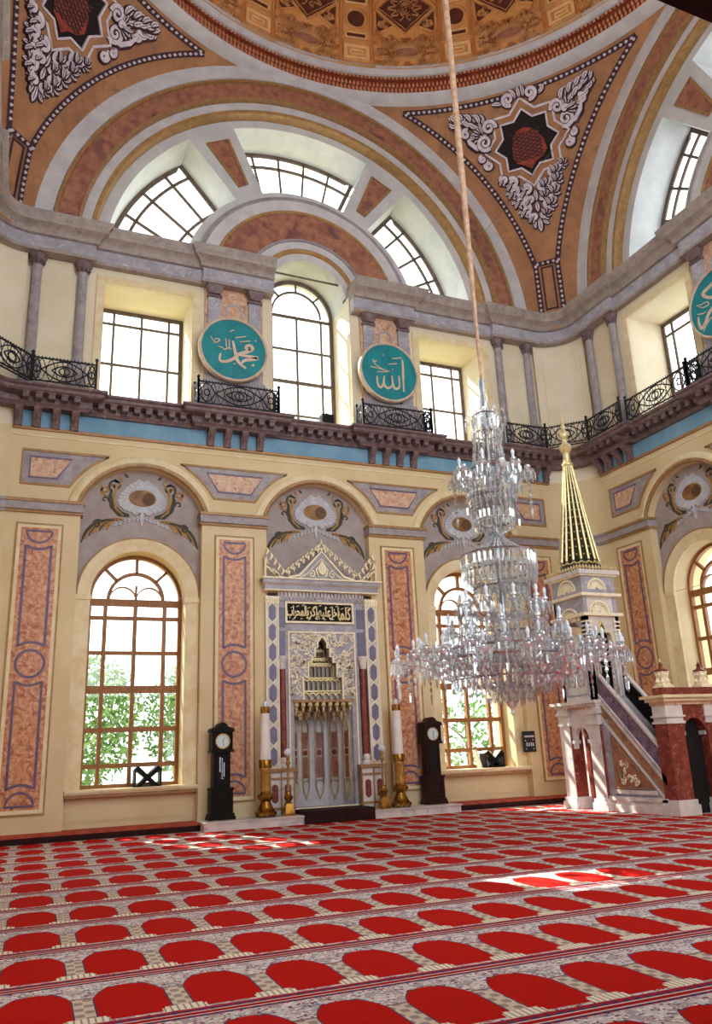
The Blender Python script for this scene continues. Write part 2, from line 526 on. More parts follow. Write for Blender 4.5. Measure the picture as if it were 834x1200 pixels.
# ------------------------------------------------------------------ floor and carpet
fl = MB(XZ).box(-14, 14, -26, 1.2, -0.3, -0.02).obj('floor', 'plaster_out', kind='structure')
cp = MB(XZ).box(-8.6, 8.6, -25, -0.02, -0.02, 0.0).obj('prayer_carpet', 'carpet', label='wall to wall red prayer carpet woven with rows of pale arched niches', cat='carpet')
MB(XZ).box(-40, 40, 1.2, 60, -1.2, -1.0).obj('ground', 'ground', kind='structure')

# low step along the wall, covered with a runner
CR = 7.51                                  # where the rounded corners begin
def corner_arc(rr, n=8): return [(CR + rr * cos(rad(90 * i / n)), -1.1 + rr * sin(rad(90 * i / n))) for i in range(n + 1)]
def perimeter(front_pts, rr, sides=(0, 1, 2, 3)):
    out = []
    for k in sides:
        out += [rotp(p, k) for p in corner_arc(rr) + front_pts]
    return out
path = [rotp(p, 3) for p in [(8.61, 0)]] + [rotp(p, 0) for p in corner_arc(1.1) + [(-7.51, 0)]]
path = [rotp((-7.51, 0), 3)] + [rotp(p, 0) for p in corner_arc(1.1) + [(-7.51, 0)]] + [rotp(p, 1) for p in corner_arc(1.1)[1:]] + [rotp((-7.0, 0), 1)]
st = MB().sweep(path[0:1] + path[1:], [(-0.3, 0.17), (0.42, 0.17), (0.45, 0.15), (0.45, 0.0)]).obj('trim_1', 'carpet_edge', kind='structure')
st['label'] = 'low carpeted step running along the foot of the walls'
band = MB().sweep(path, [(0.455, 0.12), (0.462, 0.1), (0.462, 0.02), (0.455, 0.0)]).obj('riser_band', 'dark_cloth', st)

# ------------------------------------------------------------------ walls (front one built, the others copied)
BAYS = (-4.48, 0.0, 4.48)
WIN_R, WIN_Z0, WIN_SP = 1.09, 0.95, 5.2
def bay_outline(c, hw, r, z0=0.16, n=28):
    a = math.degrees(math.acos(hw / r))
    return [(c - hw, z0)] + [(c + hw, z0)] + arc(c, 6.8, r, a, 180 - a, n)

SOLID = []
def build_wall(side, lower=True):
    W = wall_root('wall_' + side, side, kind='structure')
    if lower:
        MB().plate([(-CR, 0.0), (CR, 0.0), (CR, 9.1), (-CR, 9.1)], [bay_outline(c, 1.42, 1.53) for c in BAYS], 0, 0.26).obj('facing', 'cream', W)
        holes = [[(c - WIN_R, WIN_Z0), (c + WIN_R, WIN_Z0)] + arc(c, WIN_SP, WIN_R, 0, 180, 28) for c in (BAYS[0], BAYS[2])]
        MB().plate([(-10.2, -0.3), (10.2, -0.3), (10.2, 9.6), (-10.2, 9.6)], holes + ([rect(-0.8, 0.8, 0.2, 4.36)] if side == 'front' else []), 0.25, 1.15).obj('wall_body', 'cream', W)
        if side == 'front':
            MB().box(-1.0, 1.0, 1.0, 1.3, 0.1, 4.5).obj('niche_backing', 'cream', W)
            SOLID.append(MB().plate([(-10.2, -0.3), (10.2, -0.3), (10.2, 9.6), (-10.2, 9.6)], holes, 0.25, 1.15).mesh('wall_body', 'cream'))
        # pilaster panels
        for c in (-6.755, -2.245, 2.245, 6.755):
            fr = MB()
            fr.frame(c - 0.5, c + 0.5, 0.52, 6.76, 0.035, -0.035, 0.01)
            po = fr.obj('panel_moulding', 'ochre', W)
            MB().frame(c - 0.465, c + 0.465, 0.555, 6.725, 0.075, -0.025, 0.01).obj('inner_moulding', 'cream_trim', po)
            mp_ = MB().plate([(c - 0.39, 0.63), (c + 0.39, 0.63), (c + 0.39, 6.65), (c - 0.39, 6.65)], [], -0.012, 0.01).obj('marble_panel', 'marble_red', W)
            w0, w1 = -0.022, -0.01
            MB().ribbon(arc(c, 3.61, 0.29, 0, 359, 32)[:-1], 0.055, w0, w1, True).obj('inlay', 'inlay', mp_)
            k = math.degrees(math.acos(0.27 / 0.46))
            MB().ribbon(arc(c, 3.61, 0.46, k, 180 - k, 12) + arc(c, 6.62, 0.46, 180 + k, 360 - k, 12), 0.055, w0, w1, True).obj('inlay', 'inlay', mp_)
            MB().ribbon(arc(c, 3.61, 0.46, -k, -180 + k, 12) + arc(c, 0.66, 0.46, 180 - k, k, 12), 0.055, w0, w1, True).obj('inlay', 'inlay', mp_)
            MB().ribbon(arc(c, 6.58, 0.27, 180, 360, 16), 0.05, w0, w1, True).obj('inlay', 'inlay', mp_)
            MB().ribbon(arc(c, 0.70, 0.27, 0, 180, 16), 0.05, w0, w1, True).obj('inlay', 'inlay', mp_)
        # string course on the pilasters
        for a, b in ((-CR, -5.84), (-3.12, -1.40), (1.40, 3.12), (5.84, CR)):
            s = MB().box(a, b, -0.11, 0.27, 7.06, 7.24).obj('string_course', 'stone', W)
            MB().box(a - 0.02, b + 0.02, -0.14, 0.27, 7.24, 7.31).obj('upper_fillet', 'gilt', s)
            MB().box(a, b, -0.06, 0.27, 7.0, 7.06).obj('lower_fillet', 'ochre', s)
        # archivolts, lunettes and window surrounds
        for c in BAYS:
            a0 = 16.5
            av = MB().arcsweep(c, 6.8, [(1.80, 0.0), (1.80, -0.05), (1.74, -0.09), (1.64, -0.09), (1.61, -0.05)], a0, 180 - a0).obj('archivolt', 'cream_trim', W)
            MB().arcsweep(c, 6.8, [(1.61, -0.05), (1.60, -0.075), (1.56, -0.075), (1.53, -0.04), (1.53, 0.02)], a0, 180 - a0).obj('gilt_bead', 'gilt', av)
            lo = bay_outline(c, 1.44, 1.55, 5.2 if c else 5.2)
            hole = [[(c - 1.40, 5.21), (c + 1.40, 5.21)] + arc(c, WIN_SP, 1.40, 2, 178, 28)] if c else []
            lu = MB().plate(lo, hole, 0.235, 0.255).obj('lunette', 'lunette', W)
            cartouche(c, lu)
            if c:
                sur = MB()
                for sgn in (-1, 1):
                    x0, x1 = sorted((c + sgn * 1.09, c + sgn * 1.41))
                    sur.box(x0, x1, 0.17, 0.26, WIN_Z0, 5.16)
                    sur.box(x0 - 0.015, x1 + 0.015, 0.14, 0.26, 5.08, 5.2)
                sur.arcsweep(c, WIN_SP, [(1.09, 0.27), (1.09, 0.19), (1.14, 0.17), (1.24, 0.17), (1.27, 0.15), (1.38, 0.15), (1.38, 0.26)], 0, 180)
                so = sur.obj('window_surround', 'cream_trim', W)
                MB().arcsweep(c, WIN_SP, [(1.38, 0.24), (1.38, 0.14), (1.415, 0.14), (1.415, 0.24)], 0, 180).obj('gilt_edge', 'ochre', so)
                MB().plate([(c - 1.36, 0.3), (c + 1.36, 0.3), (c + 1.36, 0.8), (c - 1.36, 0.8)], [], 0.235, 0.255).obj('apron_panel', 'cream', W)
        # spandrel panels between the arches
        def side_pts(cx, r, z0, z1, left, n=8):
            out = []
            for i in range(n + 1):
                z = z0 + (z1 - z0) * i / n
                d = math.sqrt(max(r * r - (z - 6.8) ** 2, 0))
                out.append((cx + (d if left else -d), z))
            return out
        for sg in (-1, 1):
            l, r = (-4.48, 0) if sg < 0 else (0, 4.48)
            for (L, R, z0, z1) in ((l, r, 7.70, 8.52),):
                pl = side_pts(L, 1.92, z0, z1, True)
                pr = side_pts(R, 1.92, z0, z1, False)
                outer = pl + pr[::-1]
                ins = side_pts(L, 2.06, z0 + 0.09, z1 - 0.1, True) + side_pts(R, 2.06, z0 + 0.09, z1 - 0.1, False)[::-1]
                sp = MB().plate(outer, [], -0.008, 0.01).obj('spandrel_panel', 'stone', W)
                MB().ribbon(outer, 0.05, -0.03, 0.0, True).obj('panel_moulding', 'ochre', sp)
                m = (L + R) / 2
                tr = [(m - 0.42, 7.88), (m + 0.42, 7.88), (m + 0.72, 8.36), (m - 0.72, 8.36)]
                MB().plate(tr, [], -0.014, 0.0).obj('marble_field', 'marble_pink', sp)
                MB().ribbon(tr, 0.05, -0.02, 0.0, True).obj('inlay', 'inlay', sp)
            c = sg * 4.48
            edge = sg * 7.24
            sd_ = side_pts(c, 1.92, 7.70, 8.52, sg > 0)
            outer = [(edge, 7.70)] + sd_ + [(edge, 8.52)]
            sp = MB().plate(outer, [], -0.008, 0.01).obj('spandrel_panel', 'stone', W)
            MB().ribbon(outer, 0.06, -0.03, 0.0, True).obj('panel_moulding', 'ochre', sp)
            tr = [(edge - sg * 0.17, 7.86), (edge - sg * 0.76, 7.86), (edge - sg * 1.08, 8.36), (edge - sg * 0.17, 8.36)]
            MB().plate(tr, [], -0.014, 0.0).obj('marble_field', 'marble_pink', sp)
            MB().ribbon(tr, 0.05, -0.02, 0.0, True).obj('inlay', 'inlay', sp)
    else:
        MB().plate([(-10.2, 4.15), (-6.3, 4.15), (-6.3, 9.5), (-10.2, 9.5)], [], 0, 1.1).obj('wall_pier', 'cream', W)
        MB().plate([(6.3, 4.15), (10.2, 4.15), (10.2, 9.5), (6.3, 9.5)], [], 0, 1.1).obj('wall_pier', 'cream', W)
        MB().plate([(-10.2, 9.5), (-6.0, 9.5), (-6.0, 14.3), (-10.2, 14.3)], [], 0.1, 1.5).obj('wall_pier', 'cream_pale', W)
        MB().plate([(6.0, 9.5), (10.2, 9.5), (10.2, 14.3), (6.0, 14.3)], [], 0.1, 1.5).obj('wall_pier', 'cream_pale', W)
        MB().plate([(-9.5, 14.2), (-5.97, 14.2)] + arc(0, 14.35, 5.97, 180, 0, 40) + [(5.97, 14.2), (9.5, 14.2), (9.5, 22.4), (-9.5, 22.4)], [], 0.5, 1.75).obj('tympanum', 'fan', W)
    # rounded corner at the right hand end of the wall
    arcp = [(CR + 1.1 * cos(rad(90 * i / 12)), H - 1.1 + 1.1 * sin(rad(90 * i / 12))) for i in range(13)]
    MB().sweep(arcp, [(0, 0.0 if lower else 4.15), (0, 9.1)]).obj('corner_panel', 'cream', W)
    MB().sweep(arcp, [(0, 9.1), (0, 14.6)]).obj('upper_corner_panel', 'cream_pale', W)
    ins = arcp[2:-2]
    MB().sweep(ins, [(0.0, 10.95), (0.03, 10.95), (0.03, 13.4), (0.0, 13.4)]).obj('raised_panel', 'cream_pale', W)
    if lower:
        MB().sweep(arcp, [(0, 7.0), (0.06, 7.0), (0.06, 7.06), (0.11, 7.06), (0.11, 7.24), (0.14, 7.24), (0.14, 7.31), (0, 7.31)]).obj('string_course', 'stone', W)
    if lower:
        # frieze below the gallery ledge
        MB().box(-CR, CR, -0.005, 0.3, 9.08, 9.56).obj('blue_frieze', 'blue', W)
        MB().box(-CR, CR, -0.05, 0.2, 9.02, 9.09).obj('frieze_fillet', 'gilt', W)
        MB().box(-CR, CR, -0.02, 0.2, 8.86, 8.9).obj('lower_fillet', 'cream_trim', W)
        # consoles below the breaks of the ledge
        cm = MB()
        cm.v = []
        pr = [(0.0, 9.06), (-0.10, 9.08), (-0.14, 9.16), (-0.10, 9.24), (-0.22, 9.34), (-0.30, 9.46), (-0.28, 9.52), (0, 9.52)]
        n = len(pr)
        cm.add([WL(x, z, w) for x in (-0.085, 0.085) for w, z in pr], [tuple(range(n)), tuple(range(2 * n - 1, n - 1, -1))] + [(i, (i + 1) % n, n + (i + 1) % n, n + i) for i in range(n)])
        cme = cm.mesh('console', 'ledge')
        for s in (-1, 1):
            for u in (1.6, 2.03, 2.46, 2.89, 6.16, 6.58, 7.0, 7.4):
                link('console', cme, W, loc=(s * u, 0, 0))
        # upper storey
        up_o = [(-7.55, 9.5), (-4.48 - 1.13, 9.5), (-4.48 - 1.13, 9.5)]
        holes = [[(s * 4.52 - 1.13, 9.9), (s * 4.52 + 1.13, 9.9), (s * 4.52 + 1.13, 13.34), (s * 4.52 - 1.13, 13.34)] for s in (-1, 1)]
        MB().plate([(-10.2, 9.5), (-1.17, 9.5), (-1.17, 14.3), (-10.2, 14.3)], [holes[0]], 0.1, 1.5).obj('upper_wall', 'cream_pale', W)
        MB().plate([(1.17, 9.5), (10.2, 9.5), (10.2, 14.3), (1.17, 14.3)], [holes[1]], 0.1, 1.5).obj('upper_wall', 'cream_pale', W)
        MB().box(-1.17, 1.17, 0.1, 1.5, 9.5, 9.95).obj('window_breast', 'cream_pale', W)
        MB().box(-CR, CR, -0.01, 0.15, 9.5, 9.97).obj('ledge_backing', 'ledge', W)
        for s in (-1, 1):
            c = s * 4.52
            MB().plate([(c - 1.33, 9.9), (c + 1.33, 9.9), (c + 1.33, 13.52), (c - 1.33, 13.52)], [[(c - 1.13, 9.89), (c + 1.13, 9.89), (c + 1.13, 13.34), (c - 1.13, 13.34)]], 0.06, 0.11).obj('window_surround', 'cream_trim', W)
            # paired shafts
            for u in (6.2, 7.28):
                cl = MB().lathe([(0.15, 10.85), (0.17, 10.9), (0.15, 10.96), (0.125, 11.0), (0.118, 13.38), (0.14, 13.42)], (s * u, H + 0.05, 0), 12, 180, 360).obj('pilaster_shaft', 'stone', W)
                cap = MB()
                cap.lathe([(0.13, 13.4), (0.15, 13.5), (0.21, 13.62), (0.23, 13.68), (0.23, 13.74)], (s * u, H + 0.05, 0), 8)
                for k in range(5):
                    t = rad(200 + 35 * k)
                    cap.octa((s * u + 0.16 * cos(t), H + 0.05 + 0.16 * sin(t), 13.5), 0.05, 0.1)
                cap.obj('capital', 'ledge', cl)
                MB().box(s * u - 0.22, s * u + 0.22, -0.06, 0.15, 9.96, 10.85).obj('pedestal', 'stone', cl)
            # broad pilaster behind the medallion
            c = s * 2.27
            MB().box(c - 0.8, c + 0.8, 0.02, 0.15, 9.96, 13.72).obj('medallion_backing', 'marble_pink', W)
            for q in (-0.56, 0.56):
                sh = MB().box(c + q - 0.17, c + q + 0.17, -0.06, 0.1, 9.96, 13.38).obj('pilaster_shaft', 'lavender', W)
                cap = MB().box(c + q - 0.2, c + q + 0.2, -0.1, 0.1, 13.38, 13.46)
                cap.frustum((c + q, H - 0.02), 0.14, 0.24, 13.46, 13.68)
                for k in (-0.14, 0, 0.14): cap.octa((c + q + k, H - 0.13, 13.55), 0.055, 0.1)
                cap.box(c + q - 0.25, c + q + 0.25, -0.16, 0.1, 13.66, 13.72)
                cap.obj('capital', 'ledge', sh)
            MB().plate([(c - 0.95, 9.96), (c + 0.95, 9.96), (c + 0.95, 10.6), (c + 0.8, 10.95), (c - 0.8, 10.95), (c - 0.95, 10.6)], [], -0.14, 0.1).obj('pedestal', 'stone', W)
            MB().ribbon([(c - 0.2, 12.4), (c + 0.2, 12.4), (c + 0.2, 13.1)] + arc(c, 13.1, 0.2, 0, 180, 10) + [(c - 0.2, 13.1)], 0.06, 0.0, 0.03, True).obj('inlay', 'lavender', W)
        # tympanum with the fan lights
        pass
        oc = [(-1.17, 14.25), (1.17, 14.25)] + arc(0, 14.2, 1.17, 2, 178, 24)
        holes = []
        holes.append(FAN_M)
        holes.append(FAN_L)
        holes.append([(-x, z) for x, z in FAN_L][::-1])
        MB().plate([(-9.5, 14.2), (-1.17, 14.2)] + arc(0, 14.2, 1.17, 178, 2, 24) + [(1.17, 14.2), (9.5, 14.2), (9.5, 22.4), (-9.5, 22.4)], holes, 0.5, 1.75).obj('tympanum', 'fan', W)
        for s in (-1, 1):
            wp = [(s * x, z) for x, z in ((2.98, 18.83), (2.36, 19.15), (1.78, 17.72), (2.0, 17.58))]
            q = MB().plate(wp, [], 0.49, 0.51).obj('wedge_panel', 'marble_brown', W)
            MB().ribbon(wp, 0.09, 0.455, 0.51, True).obj('panel_moulding', 'gilt', q)
    ZC = 14.35
    # great arch: stepped rings
    def ring(nm, mt, prof, a=0): return MB().arcsweep(0, ZC, prof, a, 180 - a, 72).obj(nm, mt, W)
    ring('outer_arch_band', 'white_band', [(7.62, 0.3), (7.56, 0.0), (7.07, 0.0), (7.05, 0.08)])
    ring('arch_moulding', 'gilt', [(7.06, 0.06), (7.04, 0.02), (6.96, 0.02), (6.94, 0.12)])
    ring('arch_marble_band', 'marble_brown', [(6.95, 0.1), (6.46, 0.1)])
    ring('arch_moulding', 'gilt', [(6.47, 0.12), (6.45, 0.03), (6.38, 0.03), (6.37, 0.25)])
    ring('inner_arch_band', 'white_band', [(6.38, 0.22), (6.13, 0.22), (6.12, 0.3)])
    ring('arch_moulding', 'ochre', [(6.13, 0.25), (6.11, 0.2), (6.0, 0.2), (5.97, 0.35), (5.97, 0.52)])
    if lower:
        # arch over the middle window
        ZS = 14.2
        def sring(nm, mt, prof): return MB().arcsweep(0, ZS, prof, 8, 172, 48).obj(nm, mt, W)
        sring('small_arch_moulding', 'stone', [(3.36, 0.52), (3.34, 0.34), (3.24, 0.30), (3.2, 0.34)])
        sring('small_arch_band', 'white_band', [(3.21, 0.33), (2.86, 0.33), (2.84, 0.4)])
        sring('small_arch_moulding', 'ochre', [(2.86, 0.36), (2.84, 0.28), (2.76, 0.28), (2.74, 0.33)])
        sring('small_arch_marble', 'marble_brown', [(2.75, 0.31), (1.88, 0.31)])
        sring('small_arch_moulding', 'stone', [(1.89, 0.33), (1.87, 0.25), (1.80, 0.25), (1.78, 0.3)])
        sring('small_arch_band', 'white_band', [(1.79, 0.29), (1.55, 0.29), (1.54, 0.33)])
        sring('small_arch_moulding', 'ochre', [(1.55, 0.32), (1.53, 0.24), (1.40, 0.24), (1.38, 0.3)])
        sring('small_arch_soffit', 'white_band', [(1.39, 0.28), (1.17, 0.28), (1.16, 0.6)])
    return W

def scroll(cx, cz, r, turns, a0, sgn=1, n=22, k=0.12):
    """inward spiral as plan points"""
    out = []
    for i in range(n + 1):
        t = i / n
        q = r * (1 - t * (1 - k))
        a = rad(a0) + sgn * turns * 2 * PI * t
        out.append((cx + q * cos(a), cz + q * sin(a)))
    return out

def cartouche(c, parent):
    """painted shell cartouche in a lunette, as low relief"""
    zc, w = 7.62, 0.235
    ov = [(c + 0.33 * cos(rad(i * 12)), zc + 0.215 * sin(rad(i * 12))) for i in range(30)]
    MB().plate(ov, [], w - 0.02, w).obj('oval_field', 'oval', parent)
    MB().plate([(c + 0.14 + 0.15 * cos(rad(i * 15)), zc - 0.01 + 0.16 * sin(rad(i * 15))) for i in range(24)], [], w - 0.024, w - 0.02).obj('dark_oval_paint', 'oval_dark', parent)
    shl = MB()
    shl.plate([(c + (0.55 + 0.05 * cos(3 * rad(9 * i) + PI / 2)) * cos(rad(9 * i)), zc + (0.40 + 0.03 * cos(3 * rad(9 * i) + PI / 2)) * sin(rad(9 * i))) for i in range(40)], [[(c + 0.32 * cos(rad(9 * i)), zc + 0.21 * sin(rad(9 * i))) for i in range(40)]], w - 0.018, w)
    for i in range(26):
        a = rad(i * 360 / 26)
        r1 = 1 + 0.10 * cos(3 * a + PI / 2)
        shl.ribbon([(c + 0.35 * cos(a), zc + 0.235 * sin(a)), (c + 0.56 * r1 * cos(a), zc + 0.41 * r1 * sin(a))], [0.045, 0.085], w - 0.03, w)
    for s in (-1, 1):
        shl.ribbon(scroll(c + s * 0.13, zc - 0.34, 0.13, 0.8, 90, -s), 0.05, w - 0.04, w)
        for k in range(6):
            shl.ribbon(scroll(c + s * (0.12 + 0.10 * k), zc - 0.52 - 0.035 * k, 0.05, 0.8, 90, s, 8), 0.04, w - 0.03, w)
        shl.ribbon(scroll(c + s * 0.09, zc + 0.42, 0.08, 0.9, 250 if s > 0 else -70, s, 10), 0.045, w - 0.034, w)
    shl.ribbon([(c, zc - 0.34), (c, zc - 0.52), (c, zc - 0.72)], [0.05, 0.11, 0.02], w - 0.04, w)
    shl.obj('shell', 'shell', parent)
    dk, yl = MB(), MB()
    for s in (-1, 1):
        # double scroll round the shell
        dk.ribbon([(c + s * 0.30, zc - 0.46), (c + s * 0.52, zc - 0.42), (c + s * 0.70, zc - 0.24), (c + s * 0.76, zc - 0.02), (c + s * 0.74, zc + 0.16)], [0.07, 0.15, 0.13, 0.09, 0.05], w - 0.015, w)
        dk.ribbon(scroll(c + s * 0.64, zc + 0.28, 0.17, 1.3, -60 if s > 0 else 240, s), 0.05, w - 0.015, w)
        dk.ribbon(scroll(c + s * 0.88, zc - 0.10, 0.09, 0.9, 200 if s > 0 else -20, -s, 12), 0.035, w - 0.015, w)
        yl.ribbon([(c + s * 0.44, zc - 0.46), (c + s * 0.62, zc - 0.30), (c + s * 0.68, zc - 0.02), (c + s * 0.62, zc + 0.24), (c + s * 0.48, zc + 0.42)], [0.03, 0.05, 0.06, 0.05, 0.02], w - 0.02, w)
        for k in range(4):
            a = rad(22 + 13 * k)
            x, z = c + s * 0.72 * cos(a), zc + 0.06 + 0.52 * sin(a)
            (dk if k % 2 else yl).ribbon([(x, z), (x + s * 0.06, z + 0.03), (x + s * 0.09, z + 0.09)], [0.02, 0.06, 0.015], w - 0.015, w)
        yl.ribbon([(c + s * 0.88, zc + 0.06), (c + s * 0.97, zc + 0.16), (c + s * 0.96, zc + 0.28)], [0.02, 0.07, 0.02], w - 0.02, w)
        dk.ribbon(scroll(c + s * 1.02, zc - 0.72, 0.13, 1.2, 160 if s > 0 else 20, -s, 14), 0.04, w - 0.03, w)
        yl.ribbon(scroll(c + s * 0.86, zc + 0.14, 0.14, 1.1, 250 if s > 0 else -70, s, 14), 0.045, w - 0.02, w)
        # feathery sprays curling down either side of the arch
        for k in range(8):
            q = k / 7
            x0, z0 = c + s * (0.42 + 0.22 * q), zc - 0.56 - 0.03 * q
            x2, z2 = c + s * (0.80 + 0.56 * q), zc - 0.80 - 0.34 * q * q - 0.05
            xm, zm = c + s * (0.74 + 0.50 * q), zc - 0.50 - 0.10 * q
            pts = [((1 - t) ** 2 * x0 + 2 * t * (1 - t) * xm + t * t * x2, (1 - t) ** 2 * z0 + 2 * t * (1 - t) * zm + t * t * z2) for t in [m / 7 for m in range(8)]]
            (dk if k in (2, 5, 7) else yl).ribbon(pts, [0.03, 0.05, 0.07, 0.075, 0.075, 0.07, 0.055, 0.02], w - 0.015 - 0.002 * k, w)
    dk.obj('dark_scrollwork', 'leaf_dark', parent)
    yl.obj('ochre_scrollwork', 'leaf_yellow', parent)

# outlines of the fan lights (left and middle), wall coordinates
FAN_M = arc(0, 14.2, 3.68, 68, 112, 14)[::-1]
FAN_M = arc(0, 14.35, 5.72, 67.5, 112.5, 16) + arc(0, 14.2, 3.6, 111.0, 69.0, 12)
FAN_L = arc(0, 14.35, 5.68, 128, 175.5, 16) + arc(0, 14.2, 3.6, 170.5, 125.5, 14)

wall_front = build_wall('front')
def copy_wall(side):
    w = copy_tree(wall_front)
    w.name = 'wall_' + side
    w.rotation_euler = (0, 0, ROT[side])
    for ch in w.children:
        if ch.name.startswith('wall_body'): ch.data = SOLID[0]
    return w
wall_right = copy_wall('right')
wall_left = copy_wall('left')
wall_back = build_wall('back', lower=False)  # unseen wall shaped as one unglazed arch to send fill light forward
for w_, s_ in ((wall_front, 'qibla'), (wall_right, 'right hand'), (wall_left, 'left hand'), (wall_back, 'entrance')):
    w_['label'] = s_ + ' wall of painted plaster and marble with arched openings'

# ------------------------------------------------------------------ long ledges and cornices
fp = [(5.95, -0.2), (5.95, 0), (3.25, 0), (3.25, -0.2), (1.27, -0.2), (1.27, 0), (-1.27, 0), (-1.27, -0.2), (-3.25, -0.2), (-3.25, 0), (-5.95, 0), (-5.95, -0.2)]
fb = [(5.95, -0.2), (5.95, 0)]
peri = [rotp(p, 2) for p in [(-5.95, 0), (-5.95, -0.2)]] + [rotp(p, 3) for p in corner_arc(0.9) + fp] + [rotp(p, 0) for p in corner_arc(0.9) + fp] + [rotp(p, 1) for p in corner_arc(0.9) + fp] + [rotp(p, 2) for p in corner_arc(0.9) + fb]
t2 = MB().sweep(peri, [(-0.25, 9.50), (0.08, 9.50), (0.10, 9.55), (0.14, 9.58), (0.14, 9.73), (0.20, 9.75), (0.36, 9.76), (0.40, 9.80), (0.40, 9.86), (0.46, 9.90), (0.46, 9.95), (-0.3, 9.95)]).obj('trim_2', 'ledge', kind='structure')
t2['label'] = 'projecting stone gallery ledge carried round three walls'
mod = MB()
mod.box(-0.07, 0.07, -0.22, 0.0, 9.62, 9.74, mp=XZ)
mod.box(-0.085, 0.085, -0.24, 0.0, 9.725, 9.755, mp=XZ)
mme = mod.mesh('modillion', 'ledge')
for k, side in enumerate(('front', 'left', 'back', 'right')):
    if side == 'back': continue
    for i in range(-26, 27):
        u = i * 0.28
        if side != 'front' and not (-7.4 < u < 0.6 if side == 'right' else u > 5.5): continue
        w = -0.2 if (1.27 < abs(u) < 3.25 or abs(u) > 5.95) else 0.0
        x, y = rotp((u, w - 0.13), k)
        link('modillion', mme, t2, loc=(x, y, 0), rot=(0, 0, k * PI / 2))
for kk, pth in enumerate((0, 1, 2, 3)):
    cut = lambda L, k: [p for p in L if k % 4 != 2 or abs(p[0]) > 5.9]
    seg = [rotp(p, kk + 3) for p in cut([(-1.2, -0.15), (-3.12, -0.15), (-3.12, 0), (-5.98, 0), (-5.98, -0.15), (-CR, -0.15)], kk + 3)] + [rotp(p, kk) for p in corner_arc(0.95)[1:] + cut([(5.98, -0.15), (5.98, 0), (3.12, 0), (3.12, -0.15), (1.2, -0.15)], kk)]
    o = MB().sweep(seg, [(-0.55, 14.15), (0.07, 14.15), (0.12, 14.18), (0.14, 14.26), (0.2, 14.34), (0.32, 14.40), (0.34, 14.50), (0.40, 14.56), (0.42, 14.66), (-0.6, 14.70)]).obj('trim_%d' % (3 + kk), 'cornice_stone', kind='structure')
    MB().sweep(seg, [(-0.5, 13.80), (0.05, 13.80), (0.05, 14.15), (-0.5, 14.15)]).obj('frieze', 'lavender', o)
    MB().sweep(seg, [(-0.5, 13.72), (0.08, 13.72), (0.09, 13.80), (-0.5, 13.80)]).obj('architrave', 'cornice_stone', o)
    o['label'] = 'grey stone entablature below the great arches, corner piece'

# ------------------------------------------------------------------ dome, ring and pendentives
RS = math.sqrt(H * H + 7.5 ** 2)
ZP = 14.35
ceil = MB()
prof = [(8.5 * cos(rad(a)), 22.65 + 8.5 * sin(rad(a))) for a in [i * 4.5 for i in range(20)]] + [(0.02, 31.15)]
ceil.lathe(prof, (0, -H, 0), 96)
ceil.lathe([(8.5, 22.65), (9.6, 22.65), (9.6, 21.7), (8.9, 21.7)], (0, -H, 0), 64)
ceiling = ceil.obj('ceiling', 'dome', kind='structure', label=None)
ceiling['label'] = 'round dome with painted ochre coffering over the prayer hall'
MB().lathe([(9.0, 21.5), (8.86, 21.52), (8.6, 21.6), (8.50, 21.66), (8.50, 21.70), (8.6, 21.72)], (0, -H, 0), 128).obj('white_ring', 'white_band', ceiling)
MB().lathe([(8.6, 21.70), (8.54, 21.71), (8.62, 22.0), (8.72, 22.30), (8.6, 22.32)], (0, -H, 0), 128).obj('red_ring', 'ring_red', ceiling)
MB().lathe([(8.76, 22.28), (8.70, 22.29), (8.69, 22.34), (8.64, 22.47)], (0, -H, 0), 128).obj('bead_ring', 'ring_red', ceiling)
MB().lathe([(8.65, 22.46), (8.58, 22.48), (8.53, 22.56), (8.50, 22.68), (8.42, 22.70), (8.6, 22.74)], (0, -H, 0), 128).obj('upper_ring', 'white_band', ceiling)
bd, bd2 = MB(), MB()
for i in range(420):
    a = 2 * PI * i / 420
    for (r, z, rx, rz, b) in ((8.56, 21.84, 0.05, 0.13, bd), (8.65, 22.12, 0.05, 0.13, bd), (8.63, 22.40, 0.055, 0.07, bd2)):
        t = a + (PI / 420 if z > 22 else 0)
        b.octa((r * cos(t), -H + r * sin(t), z), rx, rz)
bd.obj('ring_teeth', nmat('orange_teeth', '#DBA27A', '#C48660', 5), ceiling, kind='stuff')
bd2.obj('ring_beads', nmat('tan_beads', '#D6A884', '#BC8A66', 5), ceiling, kind='stuff')

def dome_pt(az, el, d=0.0):
    """azimuth from the front wall axis towards +x, elevation above the springing, d = depth into the room"""
    r = 8.5 - d
    return Vector((r * cos(el) * sin(az), -H + r * cos(el) * cos(az), 22.65 + r * sin(el)))
def dome_map(az0, el0):
    def f(u, z, w): return tuple(dome_pt(az0 + u / 8.5 / cos(el0 + z / 8.5), el0 + z / 8.5, w))
    return f
def fanfill(b, pts, w, rings=3):
    m = b.mp
    n = len(pts)
    cx, cz = sum(p[0] for p in pts) / n, sum(p[1] for p in pts) / n
    vs = [m(cx, cz, w)] + [m(cx + (p[0] - cx) * k / rings, cz + (p[1] - cz) * k / rings, w) for k in range(1, rings + 1) for p in pts]
    fs = [(0, 1 + i, 1 + (i + 1) % n) for i in range(n)]
    for k in range(rings - 1):
        fs += [(1 + k * n + i, 1 + (k + 1) * n + i, 1 + (k + 1) * n + (i + 1) % n, 1 + k * n + (i + 1) % n) for i in range(n)]
    b.add(vs, fs)
def smooth_pts(pts, n=4):
    out = []
    for i in range(len(pts) - 1):
        for k in range(n): out.append(tuple(pts[i][j] + (pts[i + 1][j] - pts[i][j]) * k / n for j in (0, 1)))
    return out + [pts[-1]]
